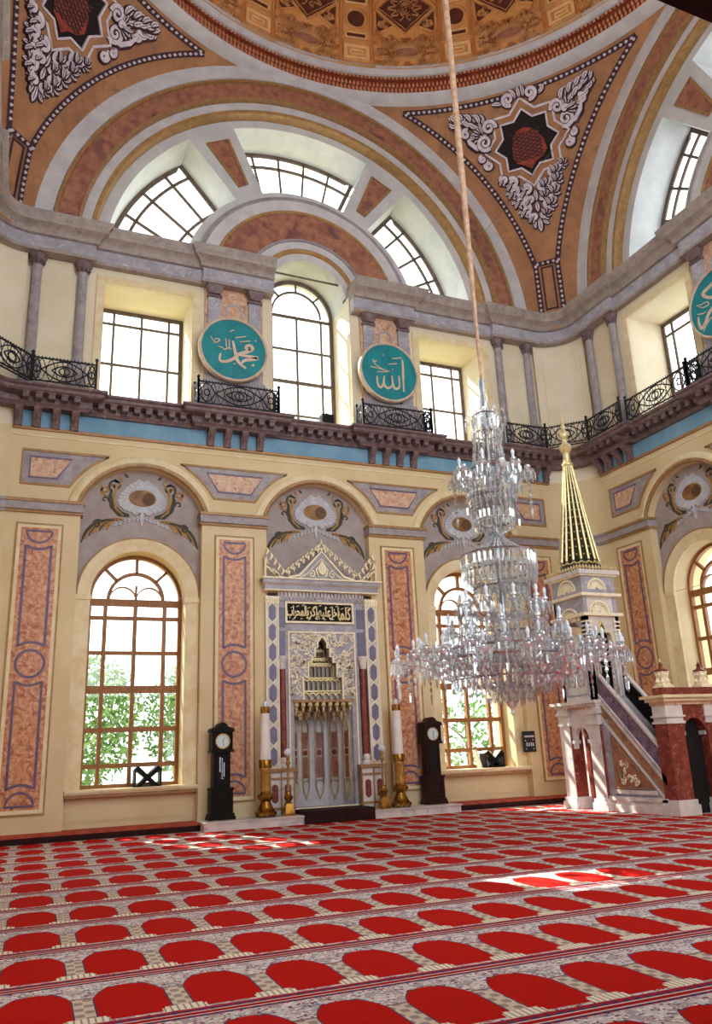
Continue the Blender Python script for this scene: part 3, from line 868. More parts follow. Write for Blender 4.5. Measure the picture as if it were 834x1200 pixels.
# coffered decoration: ribs with roundels alternate with lozenge panels
D = MB(dome_map(0, 0))
z1 = 5.2
for s in (-1, 1):
    D.ribbon(smooth_pts([(s * 0.52, 0.05), (s * 0.52 * 0.86, z1)], 8), 0.09, -0.01, 0.1)
D.ribbon([(-0.6, 0.06), (0, 0.06), (0.6, 0.06)], 0.12, -0.01, 0.1)
D.frame(-0.42, 0.42, 0.25, 0.78, 0.10, -0.01, 0.06)
D.frame(-0.22, 0.22, 0.42, 0.62, 0.05, -0.01, 0.05)
D.ribbon([(-0.6, 0.95), (0, 0.95), (0.6, 0.95)], 0.1, -0.01, 0.09)
D.frame(-0.36, 0.36, 1.05, 1.28, 0.05, -0.01, 0.04)
for z in (1.75, 3.9):
    D.ribbon(arc(0, z, 0.34, 0, 345, 23), 0.1, -0.01, 0.06, True)
D.frame(-0.36, 0.36, 2.25, 3.4, 0.06, -0.01, 0.05)
rib_me = D.mesh('rib', 'dome_light')
Dd = MB(dome_map(0, 0))
for z in (1.75, 3.9): Dd.plate(arc(0, z, 0.29, 0, 345, 23), [], 0.01, 0.02, False)
Dd.plate([(-0.3, 2.3), (0.3, 2.3), (0.3, 3.34), (-0.3, 3.34)], [], 0.012, 0.02, False)
Dd.plate([(-0.3, 1.1), (0.3, 1.1), (0.3, 1.23), (-0.3, 1.23)], [], 0.012, 0.02, False)
ribd_me = Dd.mesh('roundel_field', 'dome_dark')
L = MB(dome_map(0, 0))
loz = [(0, 1.38), (0.98, 2.2), (0, 3.05), (-0.98, 2.2)]
L.ribbon(smooth_pts(loz + loz[:1], 5)[:-1], 0.17, -0.01, 0.07, True)
for s in (-1, 1):
    L.ribbon(smooth_pts([(s * 1.02, 1.25), (s * 0.3, 1.62)], 3), 0.1, -0.01, 0.05)
    L.ribbon(smooth_pts([(s * 1.0, 2.25), (s * 0.9, 4.6)], 6), 0.1, -0.01, 0.05)
    L.ribbon(smooth_pts([(s * 1.02, 1.25), (s * 1.0, 2.25)], 3), 0.08, -0.01, 0.05)
    L.ribbon(scroll(s * 0.72, 1.66, 0.17, 1.2, 90, s), 0.06, 0.0, 0.1)
L.ribbon(scroll(0, 2.2, 0.26, 1.6, 0, 1, 26), 0.08, 0.0, 0.1)
for k in range(10):
    a = rad(36 * k)
    L.ribbon([(0.30 * cos(a), 2.2 + 0.26 * sin(a)), (0.56 * cos(a), 2.2 + 0.42 * sin(a))], [0.15, 0.04], 0.0, 0.1)
loz_me = L.mesh('lozenge_frame', 'dome_light')
Ld = MB(dome_map(0, 0))
fanfill(Ld, smooth_pts([(0, 1.4), (0.92, 2.2), (0, 3.0), (-0.92, 2.2), (0, 1.4)], 4)[:-1], 0.012)
for s in (-1, 1): fanfill(Ld, smooth_pts([(s * 0.95, 1.35), (s * 0.4, 1.64), (s * 0.95, 2.08), (s * 0.95, 1.35)], 3)[:-1], 0.01)
lozd_me = Ld.mesh('lozenge_field', 'dome_dark')
K = MB(dome_map(0, 0))
K.ribbon([(0.47 * cos(rad(15 * i)), 0.58 + 0.25 * sin(rad(15 * i))) for i in range(24)], 0.08, 0.0, 0.13, True)
for s in (-1, 1):
    for (x, z, r, a0, sg) in ((0.66, 0.28, 0.2, 180, 1), (0.72, 0.74, 0.2, 200, -1), (0.52, 1.08, 0.17, 270, 1), (0.9, 0.98, 0.12, 90, -1), (0.92, 0.5, 0.12, 0, 1)):
        K.ribbon(scroll(s * x, z, r, 1.2, a0 if s > 0 else 180 - a0, sg * s), 0.085, 0.0, 0.12)
    for k in range(7):
        t = k / 6
        x, z = s * (0.3 + 0.65 * t), 0.12 + 0.05 * sin(6 * t)
        K.ribbon([(x, z), (x + s * 0.05, z + 0.13), (x + s * 0.12, z + 0.16)], [0.05, 0.1, 0.03], 0.0, 0.11)
    for k in range(5):
        K.ribbon([(s * (0.62 + 0.07 * k), 0.9 + 0.1 * k), (s * (0.72 + 0.07 * k), 1.05 + 0.09 * k)], [0.1, 0.03], 0.0, 0.1)
for k in range(9):
    a = rad(26 + 16 * k)
    K.ribbon([(0.44 * cos(a), 0.74 + 0.2 * sin(a)), (0.6 * cos(a), 0.8 + 0.34 * sin(a))], [0.1, 0.04], 0.0, 0.11)
cart_me = K.mesh('cartouche', 'dome_light')
Kd = MB(dome_map(0, 0))
fanfill(Kd, smooth_pts([(1.0, 0.12), (0.95, 1.2), (-0.95, 1.2), (-1.0, 0.12), (1.0, 0.12)], 8)[:-1], 0.008, 4)
cartd_me = Kd.mesh('cartouche_field', nmat('mid_brown_fresco', '#B67A4A', '#9A5E36', 3), )
Ko = MB(dome_map(0, 0))
fanfill(Ko, [(0.44 * cos(rad(15 * i)), 0.58 + 0.22 * sin(rad(15 * i))) for i in range(24)], 0.05)
carto_me = Ko.mesh('cartouche_oval', 'marble_brown')
for i in range(16):
    for off, nm, mes in ((11.25, 'dome_rib', (rib_me, ribd_me)), (0, 'dome_panel', (loz_me, lozd_me, cart_me, cartd_me, carto_me))):
        rz = -rad(off + 22.5 * i)
        first = None
        for me in mes:
            o = link(me.name.split('.')[0] if first else nm, me, first or ceiling)
            if not first:
                o.location = (0, 0, 0)
                mm = Matrix.Translation((0, -H, 0)) @ Matrix.Rotation(rz, 4, 'Z') @ Matrix.Translation((0, H, 0))
                o.matrix_local = mm
                first = o

# pendentives
def sph(az, el, d=0.0):
    r = RS - d
    return Vector((r * cos(el) * sin(az), -H + r * cos(el) * cos(az), ZP + r * sin(el)))
def tang_map(az0, el0):
    c = sph(az0, el0)
    e1 = Vector((cos(az0), -sin(az0), 0))
    n = (c - Vector((0, -H, ZP))).normalized()
    e2 = n.cross(e1)
    if e2.z < 0: e2 = -e2
    O = Vector((0, -H, ZP))
    def f(u, z, w):
        q = c + e1 * u + e2 * z
        return tuple(O + (q - O).normalized() * (RS + w))   # w > 0 is outwards
    return f
def arc_edge(off, k):
    """points of the wall arch offset by off into the pendentive, k = 0..1 from springing to crown"""
    z = k
    return None
def build_pendentive(az):
    b = MB()
    n, m = 26, 18
    for i in range(n + 1):
        z = 14.2 + (21.84 - 14.2) * i / n
        rho = math.sqrt(RS * RS - (z - ZP) ** 2)
        a0 = math.acos(min(1, H / rho))
        for j in range(m + 1):
            a = a0 + (PI / 2 - 2 * a0) * j / m
            b.v.append((rho * sin(a), -H + rho * cos(a), z))
    b.f = [(i * (m + 1) + j, i * (m + 1) + j + 1, (i + 1) * (m + 1) + j + 1, (i + 1) * (m + 1) + j) for i in range(n) for j in range(m)]
    P = b.obj('pendentive', 'pend', ceiling)
    # beaded border: along both arches and under the ring
    def edge(z, off):
        rho = math.sqrt(RS * RS - (z - ZP) ** 2)
        a0 = math.acos(min(1, H / rho))
        return a0 + off / rho
    def sp(a, z, d=0.0):
        rho = math.sqrt(RS * RS - (z - ZP) ** 2)
        v = Vector((rho * sin(a), rho * cos(a), z - ZP))
        v = v.normalized() * (RS - d)
        return Vector((v.x, v.y - H, v.z + ZP))
    lines = []
    zs = [16.55 + (21.36 - 16.55) * i / 40 for i in range(41)]
    offs = lambda z: 0.64
    lines.append([(edge(z, offs(z)), z) for z in zs])
    lines.append([(PI / 2 - edge(z, offs(z)), z) for z in zs])
    a1 = edge(21.36, offs(21.36))
    lines.append([(a1 + (PI / 2 - 2 * a1) * i / 40, 21.36 + 0.03 * sin(PI * i / 40)) for i in range(41)])
    wb = 0.30
    for s in (-1, 1):
        lines.append([(PI / 4 + s * 0.031, 14.75 + i * 0.17) for i in range(11)])
    lines.append([(PI / 4 + 0.05 * k, 16.5) for k in (-0.8, -0.4, 0, 0.4, 0.8)])
    eg, bandm = MB(), MB()
    for L_ in lines:
        pts = [sp(a, z) for a, z in L_]
        left, right = [], []
        O = Vector((0, -H, ZP))
        for i, q in enumerate(pts):
            t = (pts[min(i + 1, len(pts) - 1)] - pts[max(i - 1, 0)]).normalized()
            nn = (q - O).normalized()
            sd2 = nn.cross(t)
            left.append(O + (q + sd2 * 0.085 - O).normalized() * (RS - 0.02))
            right.append(O + (q - sd2 * 0.085 - O).normalized() * (RS - 0.02))
        k = len(bandm.v)
        bandm.v += [tuple(x) for x in left + right]
        nL = len(left)
        bandm.f += [(k + i, k + i + 1, k + nL + i + 1, k + nL + i) for i in range(nL - 1)]
        # white eggs
        acc, last = 0.0, pts[0]
        for i in range(1, len(pts)):
            segl = (pts[i] - pts[i - 1]).length
            acc += segl
            while acc > 0.17:
                acc -= 0.17
                q = pts[i] + (pts[i - 1] - pts[i]) * (acc / segl)
                q = O + (q - O).normalized() * (RS - 0.03)
                eg.octa(q, 0.062, 0.062)
    bandm.obj('border_strip', 'stucco_shade', P)
    eg.obj('border_eggs', 'stucco', P, kind='stuff')
    # star
    T = tang_map(PI / 4, rad(30.5))
    def star(R, r, rot=0): return [((R if i % 2 == 0 else r) * sin(rad(22.5 * i + rot)), (R if i % 2 == 0 else r) * cos(rad(22.5 * i + rot))) for i in range(16)]
    def dens(pts, n=3): return smooth_pts(pts + pts[:1], n)[:-1]
    MB(T).ribbon(dens(star(1.36, 1.04)), 0.07, -0.06, 0.0, True).obj('star_border', 'stucco', P)
    MB(T).ribbon(dens(star(1.18, 0.90)), 0.22, -0.04, 0.0, True).obj('star_band', 'pend', P)
    MB(T).ribbon(dens(star(1.03, 0.785)), 0.06, -0.08, 0.0, True).obj('star_border', 'stucco', P)
    fld = MB(T)
    for k in range(16):
        a, b2 = star(1.01, 0.77)[k], star(1.01, 0.77)[(k + 1) % 16]
        fld.add([T(0, 0, -0.02), T(a[0] / 2, a[1] / 2, -0.02), T(b2[0] / 2, b2[1] / 2, -0.02), T(a[0], a[1], -0.02), T(b2[0], b2[1], -0.02)], [(0, 1, 2), (1, 3, 4, 2)])
    fld.obj('star_field', 'star_dark', P)
    blob = [(-0.40, -0.05), (-0.34, 0.22), (-0.2, 0.36), (-0.02, 0.40), (0.14, 0.34), (0.3, 0.22), (0.44, 0.0), (0.5, -0.28), (0.36, -0.44), (0.16, -0.52), (0.02, -0.68), (-0.14, -0.56), (-0.34, -0.46), (-0.42, -0.28)]
    blob = [(q[0] * 1.2, q[1] * 1.2) for q in blob]
    rf = MB(T)
    for k in range(14):
        a, b2 = blob[k], blob[(k + 1) % 14]
        rf.add([T(0, 0, -0.05), T(a[0] / 2, a[1] / 2, -0.05), T(b2[0] / 2, b2[1] / 2, -0.05), T(a[0], a[1], -0.05), T(b2[0], b2[1], -0.05)], [(0, 1, 2), (1, 3, 4, 2)])
    rf.obj('red_field', 'star_red', P)
    lt = MB(T)
    for i in range(-8, 9):
        for sg in (-1, 1):
            pts = [(x, sg * x * 0.5 + i * 0.115) for x in [-0.54 + 0.072 * k for k in range(16)]]
            pts = [q for q in pts if abs(q[0]) < 0.47 and -0.54 < q[1] < 0.36]
            if len(pts) > 2: lt.ribbon(pts, 0.03, -0.075, -0.06)
    lt.obj('lattice', 'stucco_shade', P)
    # acanthus scrollwork round the star
    O_, S_ = MB(T), MB(T)
    cnt = [0]
    def lev():
        cnt[0] += 1
        return -0.04 - 0.013 * (cnt[0] % 6)
    def leaf(x, z, ang, ln, wd, curl=0.3):
        pts, wds = [], []
        for i in range(6):
            t = i / 5
            a = rad(ang) + curl * t * t
            pts.append((x + ln * t * cos(a), z + ln * t * sin(a)))
            wds.append(wd * (0.25 + 1.2 * t * (1 - t) * 2) * (1 if i < 5 else 0.2))
        v = lev()
        O_.ribbon(pts, [q * 0.8 for q in wds], v, -0.02)
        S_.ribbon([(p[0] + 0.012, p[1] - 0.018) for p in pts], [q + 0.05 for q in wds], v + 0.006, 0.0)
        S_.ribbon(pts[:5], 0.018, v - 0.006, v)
    def curl(x, z, r, turns, a0, sg):
        pts = scroll(x, z, r, turns, a0, sg, 24, 0.15)
        wd = [0.12 - 0.05 * i / 24 for i in range(25)]
        v = lev() - 0.01
        O_.ribbon(pts, wd, v, -0.02)
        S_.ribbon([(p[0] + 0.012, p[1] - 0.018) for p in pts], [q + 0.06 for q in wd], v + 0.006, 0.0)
    for s in (-1, 1):
        # facing scrolls over the star
        curl(s * 0.36, 1.42, 0.20, 1.5, 250 if s > 0 else -70, s)
        leaf(s * 0.12, 1.38, 90 - s * 12, 0.36, 0.16)
        leaf(s * 0.58, 1.32, 90 - s * 60, 0.32, 0.16)
        # wing along a slanting axis: volutes, shell, acanthus
        ca, sa = cos(rad(33)), sin(rad(33))
        def wp(q, t): return (s * (1.12 + 0.85 * (q * ca - t * sa)), 0.50 + 0.85 * (q * sa + t * ca))
        def wang(d): return (36 + d) if s > 0 else 180 - (36 + d)
        x, z = wp(0.10, -0.27); curl(x, z, 0.25, 1.6, wang(200), s)
        x, z = wp(0.16, 0.28); curl(x, z, 0.22, 1.5, wang(160), -s)
        O_.ribbon([wp(0.0, -0.48), wp(0.3, -0.56), wp(0.65, -0.46), wp(0.95, -0.22)], [0.06, 0.13, 0.13, 0.05], -0.085, -0.02)
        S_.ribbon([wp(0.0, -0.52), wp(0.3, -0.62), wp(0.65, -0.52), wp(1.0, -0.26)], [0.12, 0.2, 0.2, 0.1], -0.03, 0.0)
        for k in range(7):
            x, z = wp(0.30, 0.0); leaf(x, z, wang(-66 + 22 * k), 0.38, 0.13, 0.0)
        x, z = wp(0.30, 0.0); curl(x, z, 0.10, 1.0, 0, s)
        for k in range(7):
            t = k / 6
            x, z = wp(0.42 + 1.0 * t, 0.34 - 0.16 * t); leaf(x, z, wang(58 - 22 * t), 0.34 - 0.08 * t, 0.2, -0.5 * s)
            x, z = wp(0.55 + 0.85 * t, -0.20 + 0.12 * t); leaf(x, z, wang(-42 + 16 * t), 0.32 - 0.06 * t, 0.19, 0.5 * s)
            x, z = wp(0.62 + 0.8 * t, 0.10); leaf(x, z, wang(6), 0.3, 0.2, 0.15 * s)
        x, z = wp(0.92, -0.22); curl(x, z, 0.15, 1.2, wang(90), -s)
        x, z = wp(1.36, 0.06); leaf(x, z, wang(4), 0.38, 0.24, 0.0)
        # little curls beside the star
        curl(s * 1.32, -0.36, 0.15, 1.4, 90, -s)
        curl(s * 1.48, -0.12, 0.11, 1.2, 90, -s)
        # hanging cluster of rosettes and leaves
        for (x, z, r) in ((0.66, -1.10, 0.17), (0.92, -0.92, 0.13), (0.26, -1.44, 0.17), (0.66, -1.38, 0.17), (0.50, -1.72, 0.18), (0.18, -1.76, 0.13), (0.36, -2.08, 0.17), (0.16, -2.36, 0.14)):
            curl(s * x, z, r, 1.3, 60 if s > 0 else 120, s if r > 0.15 else -s)
            for k in range(5):
                a = -80 + 45 * k
                leaf(s * (x + 0.04), z - 0.02, a if s > 0 else 180 - a, r * 1.55, r * 0.8)
        leaf(s * 0.12, -2.5, -66 if s > 0 else 246, 0.28, 0.16)
    leaf(0, -2.45, -90, 0.48, 0.22, 0)
    leaf(0, -1.52, -90, 0.34, 0.2, 0)
    leaf(0, -1.9, -90, 0.34, 0.2, 0)
    leaf(0, 1.38, 90, 0.3, 0.16, 0)
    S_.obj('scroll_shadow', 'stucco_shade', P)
    O_.obj('acanthus_scrollwork', 'stucco', P)
    # little framed panel at the foot
    MB(tang_map(PI / 4, rad(6.5))).frame(-0.2, 0.2, -0.75, 0.75, 0.05, -0.02, 0.0).obj('foot_panel', 'stucco_shade', P)
    return P
pen = build_pendentive(PI / 4)
for k in (1, 2, 3):
    c = copy_tree(pen, ceiling)
    c.matrix_local = Matrix.Translation((0, -H, 0)) @ Matrix.Rotation(k * PI / 2, 4, 'Z') @ Matrix.Translation((0, H, 0))

# ------------------------------------------------------------------ windows
WN = [0]
def window_name():
    WN[0] += 1
    return 'window_%d' % WN[0]
def pane(parent, poly, w):
    return MB().plate(poly, [], w, w + 0.012).obj('pane', 'glass', parent)

def lower_window(c):
    W = wall_root(window_name(), 'front', kind='structure')
    w0, w1 = 0.68, 0.78
    R = 1.10
    MB().plate([(c - R - 0.02, 0.93), (c + R + 0.02, 0.93)] + arc(c, 5.2, R + 0.02, 0, 180, 28), [[(c - R + 0.09, 1.03), (c + R - 0.09, 1.03)] + arc(c, 5.2, R - 0.09, 0, 180, 28)], w0 - 0.02, w1).obj('frame', 'win_wood', W)
    xs = [c - R + 0.09, c - 0.69, c, c + 0.69, c + R - 0.09]
    zs = [1.03, 1.42, 2.2, 3.1, 3.94, 4.76, 5.1]
    for x in xs[1:4]: MB().box(x - 0.045, x + 0.045, w0, w1, 1.03, 5.12).obj('mullion', 'win_wood', W)
    for z, t in ((1.42, 0.05), (2.2, 0.055), (3.1, 0.085), (3.94, 0.045), (4.76, 0.045), (5.13, 0.085)):
        MB().box(c - R + 0.05, c + R - 0.05, w0 + 0.01, w1 - 0.01, z - t, z + t).obj('transom', 'win_wood', W)
    a = MB().arcsweep(c, 5.2, [(0.68, w0), (0.60, w0), (0.60, w1), (0.68, w1), (0.68, w0)], 0, 180)
    a.obj('fanlight_arch', 'win_wood', W)
    rd = [(90, 0.63), (45, 0.63), (135, 0.63)]
    for t, r in rd:
        MB().ribbon([(c + r * cos(rad(t)), 5.2 + r * sin(rad(t))), (c + 1.03 * cos(rad(t)), 5.2 + 1.03 * sin(rad(t)))], 0.07, w0, w1).obj('fanlight_bar', 'win_wood', W)
    for s in (-1, 1):
        MB().ribbon(arc(c + s * 0.31, 5.2, 0.31, 20 if s > 0 else 0, 180 if s > 0 else 160, 12), 0.03, w0, w1).obj('fanlight_loop', 'win_wood', W)
    MB().ribbon([(c, 5.2), (c, 5.55)], 0.05, w0, w1).obj('fanlight_bar', 'win_wood', W)
    wz = 0.73
    for i in range(4):
        for j in range(6): pane(W, rect(xs[i], xs[i + 1], zs[j], zs[j + 1]), wz)
    pane(W, arc(c, 5.2, 0.62, 0, 180, 18), wz)
    for t0, t1 in ((0, 45), (45, 90), (90, 135), (135, 180)):
        pane(W, arc(c, 5.2, 1.02, t0, t1, 8) + arc(c, 5.2, 0.64, t1, t0, 6), wz)
    sl = MB()
    sl.box(c - 1.41, c + 1.41, -0.02, 0.72, 0.86, 0.94)
    sl.box(c - 1.41, c + 1.41, -0.06, 0.2, 0.9, 0.95)
    sl.obj('sill', 'cream_trim', W)
    MB().box(c - 1.41, c + 1.41, 0.02, 0.2, 0.8, 0.86).obj('sill_moulding', 'ochre', W)
    return W
def upper_window(c):
    W = wall_root(window_name(), 'front', kind='structure')
    w0, w1 = 1.38, 1.43
    a, b, z0, z1 = c - 1.13, c + 1.13, 9.9, 13.34
    MB().frame(a, b, z0, z1, 0.11, w0, w1).obj('frame', 'win_iron', W)
    xs = [a + 0.05, c - 0.74, c, c + 0.74, b - 0.05]
    zs = [9.95, 10.75, 11.7, 12.9, 13.29]
    for x in xs[1:4]: MB().box(x - 0.032, x + 0.032, w0, w1, z0, z1).obj('mullion', 'win_iron', W)
    for z in zs[1:4]: MB().box(a, b, w0 + 0.005, w1 - 0.005, z - 0.034, z + 0.034).obj('transom', 'win_iron', W)
    for i in range(4):
        for j in range(4): pane(W, rect(xs[i], xs[i + 1], zs[j], zs[j + 1]), 1.4)
    return W
def middle_window():
    W = wall_root(window_name(), 'front', kind='structure')
    w0, w1, R = 1.38, 1.44, 1.17
    zc = 14.2
    MB().plate([(-R, 9.95), (R, 9.95)] + arc(0, zc, R, 0, 180, 28), [[(-R + 0.12, 10.06), (R - 0.12, 10.06)] + arc(0, zc, R - 0.12, 0, 180, 28)], w0, w1).obj('frame', 'win_iron', W)
    xs = [-R + 0.06, -0.78, 0, 0.78, R - 0.06]
    zs = [10.0, 10.9, 11.95, 13.0, 14.1]
    for x in xs[1:4]: MB().box(x - 0.032, x + 0.032, w0, w1, 10, 14.1).obj('mullion', 'win_iron', W)
    for z, t in ((10.9, 0.03), (11.95, 0.05), (13.0, 0.03), (14.1, 0.045)):
        MB().box(-R + 0.03, R - 0.03, w0 + 0.005, w1 - 0.005, z - t, z + t).obj('transom', 'win_iron', W)
    MB().arcsweep(0, zc, [(0.80, w0), (0.74, w0), (0.74, w1), (0.80, w1), (0.80, w0)], 0, 180).obj('fanlight_arch', 'win_iron', W)
    for t in (45, 90, 135):
        MB().ribbon([(0.77 * cos(rad(t)), zc + 0.77 * sin(rad(t))), (1.1 * cos(rad(t)), zc + 1.1 * sin(rad(t)))], 0.05, w0, w1).obj('fanlight_bar', 'win_iron', W)
    for i in range(4):
        for j in range(4): pane(W, rect(xs[i], xs[i + 1], zs[j], zs[j + 1]), 1.4)
    pane(W, arc(0, zc, 0.76, 0, 180, 18), 1.4)
    for k in range(4): pane(W, arc(0, zc, 1.1, 45 * k, 45 * k + 45, 8) + arc(0, zc, 0.78, 45 * k + 45, 45 * k, 6), 1.4)
    return W
def fan_window(kind, flip=1):
    W = wall_root(window_name(), 'front', kind='structure')
    w0, w1 = 1.62, 1.68
    poly = [(flip * x, z) for x, z in (FAN_M if kind == 'M' else FAN_L)]
    MB().ribbon(poly, 0.26, w0, w1, True).obj('frame', 'win_iron', W)
    A0, A1 = (67.5, 112.5) if kind == 'M' else (125.5, 175.5)
    nn = 5 if kind == 'M' else 5
    rr = [3.6, 3.98, 5.25, 5.72]
    def pt(r, t):
        k = (r - 3.6) / 2.1
        zc = 14.2 + 0.15 * k
        return (flip * r * cos(rad(t)), zc + r * sin(rad(t)))
    for r in rr[1:3]:
        MB().ribbon([pt(r, A0 + (A1 - A0) * i / 20) for i in range(21)], 0.085, w0, w1).obj('curved_bar', 'win_iron', W)
    for i in range(1, nn):
        t = A0 + (A1 - A0) * i / nn
        MB().ribbon([pt(3.6, t), pt(5.7, t)], 0.08, w0, w1).obj('radial_bar', 'win_iron', W)
    for i in range(nn):
        for j in range(3):
            t0, t1 = A0 + (A1 - A0) * i / nn, A0 + (A1 - A0) * (i + 1) / nn
            pane(W, [pt(rr[j + 1], t0 + (t1 - t0) * k / 4) for k in range(5)] + [pt(rr[j], t1 + (t0 - t1) * k / 4) for k in range(5)], 1.65)
    return W
wl = [lower_window(-4.48), lower_window(4.48), upper_window(-4.52), upper_window(4.52), middle_window(), fan_window('L'), fan_window('M'), fan_window('L', -1)]
for o, t in zip(wl, ('left arched window beside the mihrab with honey brown glazing bars', 'right arched window beside the mihrab, behind the chandelier', 'square headed upper window left of the turquoise medallions', 'square headed upper window right of the turquoise medallions', 'round headed upper window between the two turquoise medallions', 'left fan light under the great arch', 'middle fan light at the crown of the great arch', 'right fan light under the great arch')):
    o['label'] = t
for side in ('right', 'left'):
    for i, o in enumerate(wl):
        c = copy_tree(o)
        c.name = window_name()
        c.rotation_euler = (0, 0, ROT[side])
        c['label'] = o['label'].replace('beside the mihrab', '') + ', in the %s wall' % ({'right': 'right hand', 'left': 'left hand', 'back': 'entrance'}[side])

# ------------------------------------------------------------------ entrance side: gallery floor and porch behind the camera
g = MB(XZ)
g.box(-9, 9, -25.3, -17.22, 3.95, 4.25)
g.obj('ceiling_gallery', 'mahogany', kind='structure')['label'] = 'dark underside of the entrance gallery'
pw = MB(XZ)
for x in (-9.3, 8.6): pw.box(x, x + 0.7, -25.6, -17.0, -0.1, 4.2)
pw.obj('wall_porch', 'plaster_out', kind='structure')['label'] = 'side walls of the entrance porch under the gallery'
rw = MB(XZ)
rw.plate([(-9.2, -0.1), (9.2, -0.1), (9.2, 4.2), (-9.2, 4.2)], [rect(x, x + 2.4, 0.6, 3.4) for x in (1.0, 5.0)], -25.9, -25.3)
rw.obj('wall_entrance', 'plaster_out', kind='structure')['label'] = 'rear wall of the entrance porch with two openings'

# ------------------------------------------------------------------ iron railings on the ledge
def rail_mesh(length):
    b = MB(XZ)
    h = 0.68
    for z in (0.03, 0.1, h): b.box(-length / 2, length / 2, -0.018, 0.018, z - 0.014, z + 0.014)
    n = max(3, int(length / 0.16))
    for i in range(n + 1):
        x = -length / 2 + length * i / n
        b.box(x - 0.007, x + 0.007, -0.007, 0.007, 0.03, 0.1)
    def curve(pts, r=0.018): b.tube([(x, 0, z) for x, z in pts], r, 5)
    m = min(0.62, length * 0.36)
    # central almond of two lens curves
    for k in (1.0, 0.55):
        for s in (-1, 1):
            curve([(-m * k + 2 * m * k * t / 16, 0.39 + s * 0.25 * k * sin(PI * t / 16)) for t in range(17)])
    curve([(0.12 * cos(rad(24 * i)), 0.39 + 0.1 * sin(rad(24 * i))) for i in range(16)])
    # interlaced waves to each side
    side = length / 2 - m
    if side > 0.12:
        q = max(1, round(side / 0.34))
        for s in (-1, 1):
            for ph in (1, -1):
                curve([(s * (m + side * t / (12 * q)), 0.39 + ph * 0.25 * sin(PI * t / 12)) for t in range(12 * q + 1)])
            for i in range(q):
                curve([(s * (m + side * (i + 0.5) / q) + 0.07 * cos(rad(30 * k)), 0.39 + 0.09 * sin(rad(30 * k))) for k in range(13)])
    for ph in (0, PI):
        curve([(-length / 2 + length * t / 60, 0.39 + 0.27 * cos(ph + PI * t / 60 * max(2, round(length * 5)))) for t in range(61)], 0.011)
    for i in range(int(length / 0.08)):
        x = -length / 2 + 0.08 * (i + 0.5)
        b.ball((x, 0, h + 0.03), 0.022, 5, 3)
    for s in (-1, 1):
        b.box(s * length / 2 - 0.025, s * length / 2 + 0.025, -0.025, 0.025, 0, 0.78)
        b.ball((s * length / 2, 0, 0.81), 0.045, 6, 4)
    return b.mesh('railing', 'iron')
RL = {}
def railing(k, a, b, label):
    """a, b plan points in the wall frame of wall k"""
    L_ = math.hypot(b[0] - a[0], b[1] - a[1])
    key = round(L_, 2)
    if key not in RL: RL[key] = rail_mesh(L_)
    p, q = rotp(a, k), rotp(b, k)
    o = link('iron_railing', RL[key], None, label, 'railing', 'iron railings along the gallery ledge')
    o.location = ((p[0] + q[0]) / 2, (p[1] + q[1]) / 2, 9.95)
    o.rotation_euler = (0, 0, math.atan2(q[1] - p[1], q[0] - p[0]))
w = -0.5
def bay_rail(k, c, hw, t):
    railing(k, (c - hw, w), (c + hw, w), t + ', long front panel')
    for s in (-1, 1):
        railing(k, (c + s * hw, w), (c + s * hw, w + 0.42), t + (', short left return' if s < 0 else ', short right return'))
bay_rail(0, -2.26, 1.06, 'dark iron railing below the left turquoise medallion')
bay_rail(0, 2.26, 1.06, 'dark iron railing below the right turquoise medallion of the qibla wall')
bay_rail(3, -2.26, 1.06, 'dark iron railing below the medallion on the right hand wall')
for k, nm in ((0, 'right'), (1, 'left')):
    railing(k, (7.2, w - 0.05), (5.78, w - 0.05), 'dark iron railing in the %s corner, panel on the %s wall' % (nm, 'qibla' if k == 0 else 'left hand'))
    a, b = (7.2, w - 0.05), (8.06, -1.41)
    railing(k, b, a, 'dark iron railing panel crossing the rounded %s corner' % nm)
    p2 = {0: 3, 1: 0}[k]
    railing(p2, (-7.2, w - 0.05), (-5.78, w - 0.05), 'dark iron railing in the %s corner, panel on the %s wall' % (nm, 'right hand' if k == 0 else 'qibla'))
railing(3, (-5.7, w + 0.12), (-3.5, w + 0.12), 'dark iron railing with an almond motif below the right hand upper window')

# ------------------------------------------------------------------ turquoise medallions
S1 = [[(-2.39, 12.02), (-2.35, 11.83), (-2.31, 11.64), (-2.27, 11.49), (-2.19, 11.38), (-2.03, 11.27)], [(-2.71, 11.6), (-2.74, 11.45), (-2.68, 11.37), (-2.53, 11.4), (-2.37, 11.5), (-2.24, 11.64), (-2.05, 11.74), (-1.9, 11.82), (-1.85, 11.9), (-1.92, 11.96), (-2.02, 11.92), (-2.03, 11.84), (-1.9, 11.83)], [(-2.25, 11.63), (-2.06, 11.63), (-1.72, 11.62), (-1.9, 11.55), (-2.08, 11.49), (-2.16, 11.38)], [(-2.32, 12.12), (-2.03, 12.21)], [(-2.21, 12.02), (-1.92, 12.09)], [(-2.97, 12.05), (-2.93, 11.96), (-2.84, 11.89), (-2.74, 11.99), (-2.85, 12.0), (-2.9, 11.86)], [(-2.58, 12.05), (-2.56, 11.8)], [(-2.49, 12.04), (-2.48, 11.76)], [(-2.79, 11.8), (-2.66, 11.76), (-2.61, 11.72), (-2.5, 11.79), (-2.42, 11.75)], [(-2.47, 12.27), (-2.42, 12.31), (-2.35, 12.34)], [(-2.37, 11.35), (-2.32, 11.35)], [(-1.9, 11.35), (-1.83, 11.41), (-1.84, 11.33)], [(-1.79, 12.13), (-1.75, 12.1)]]
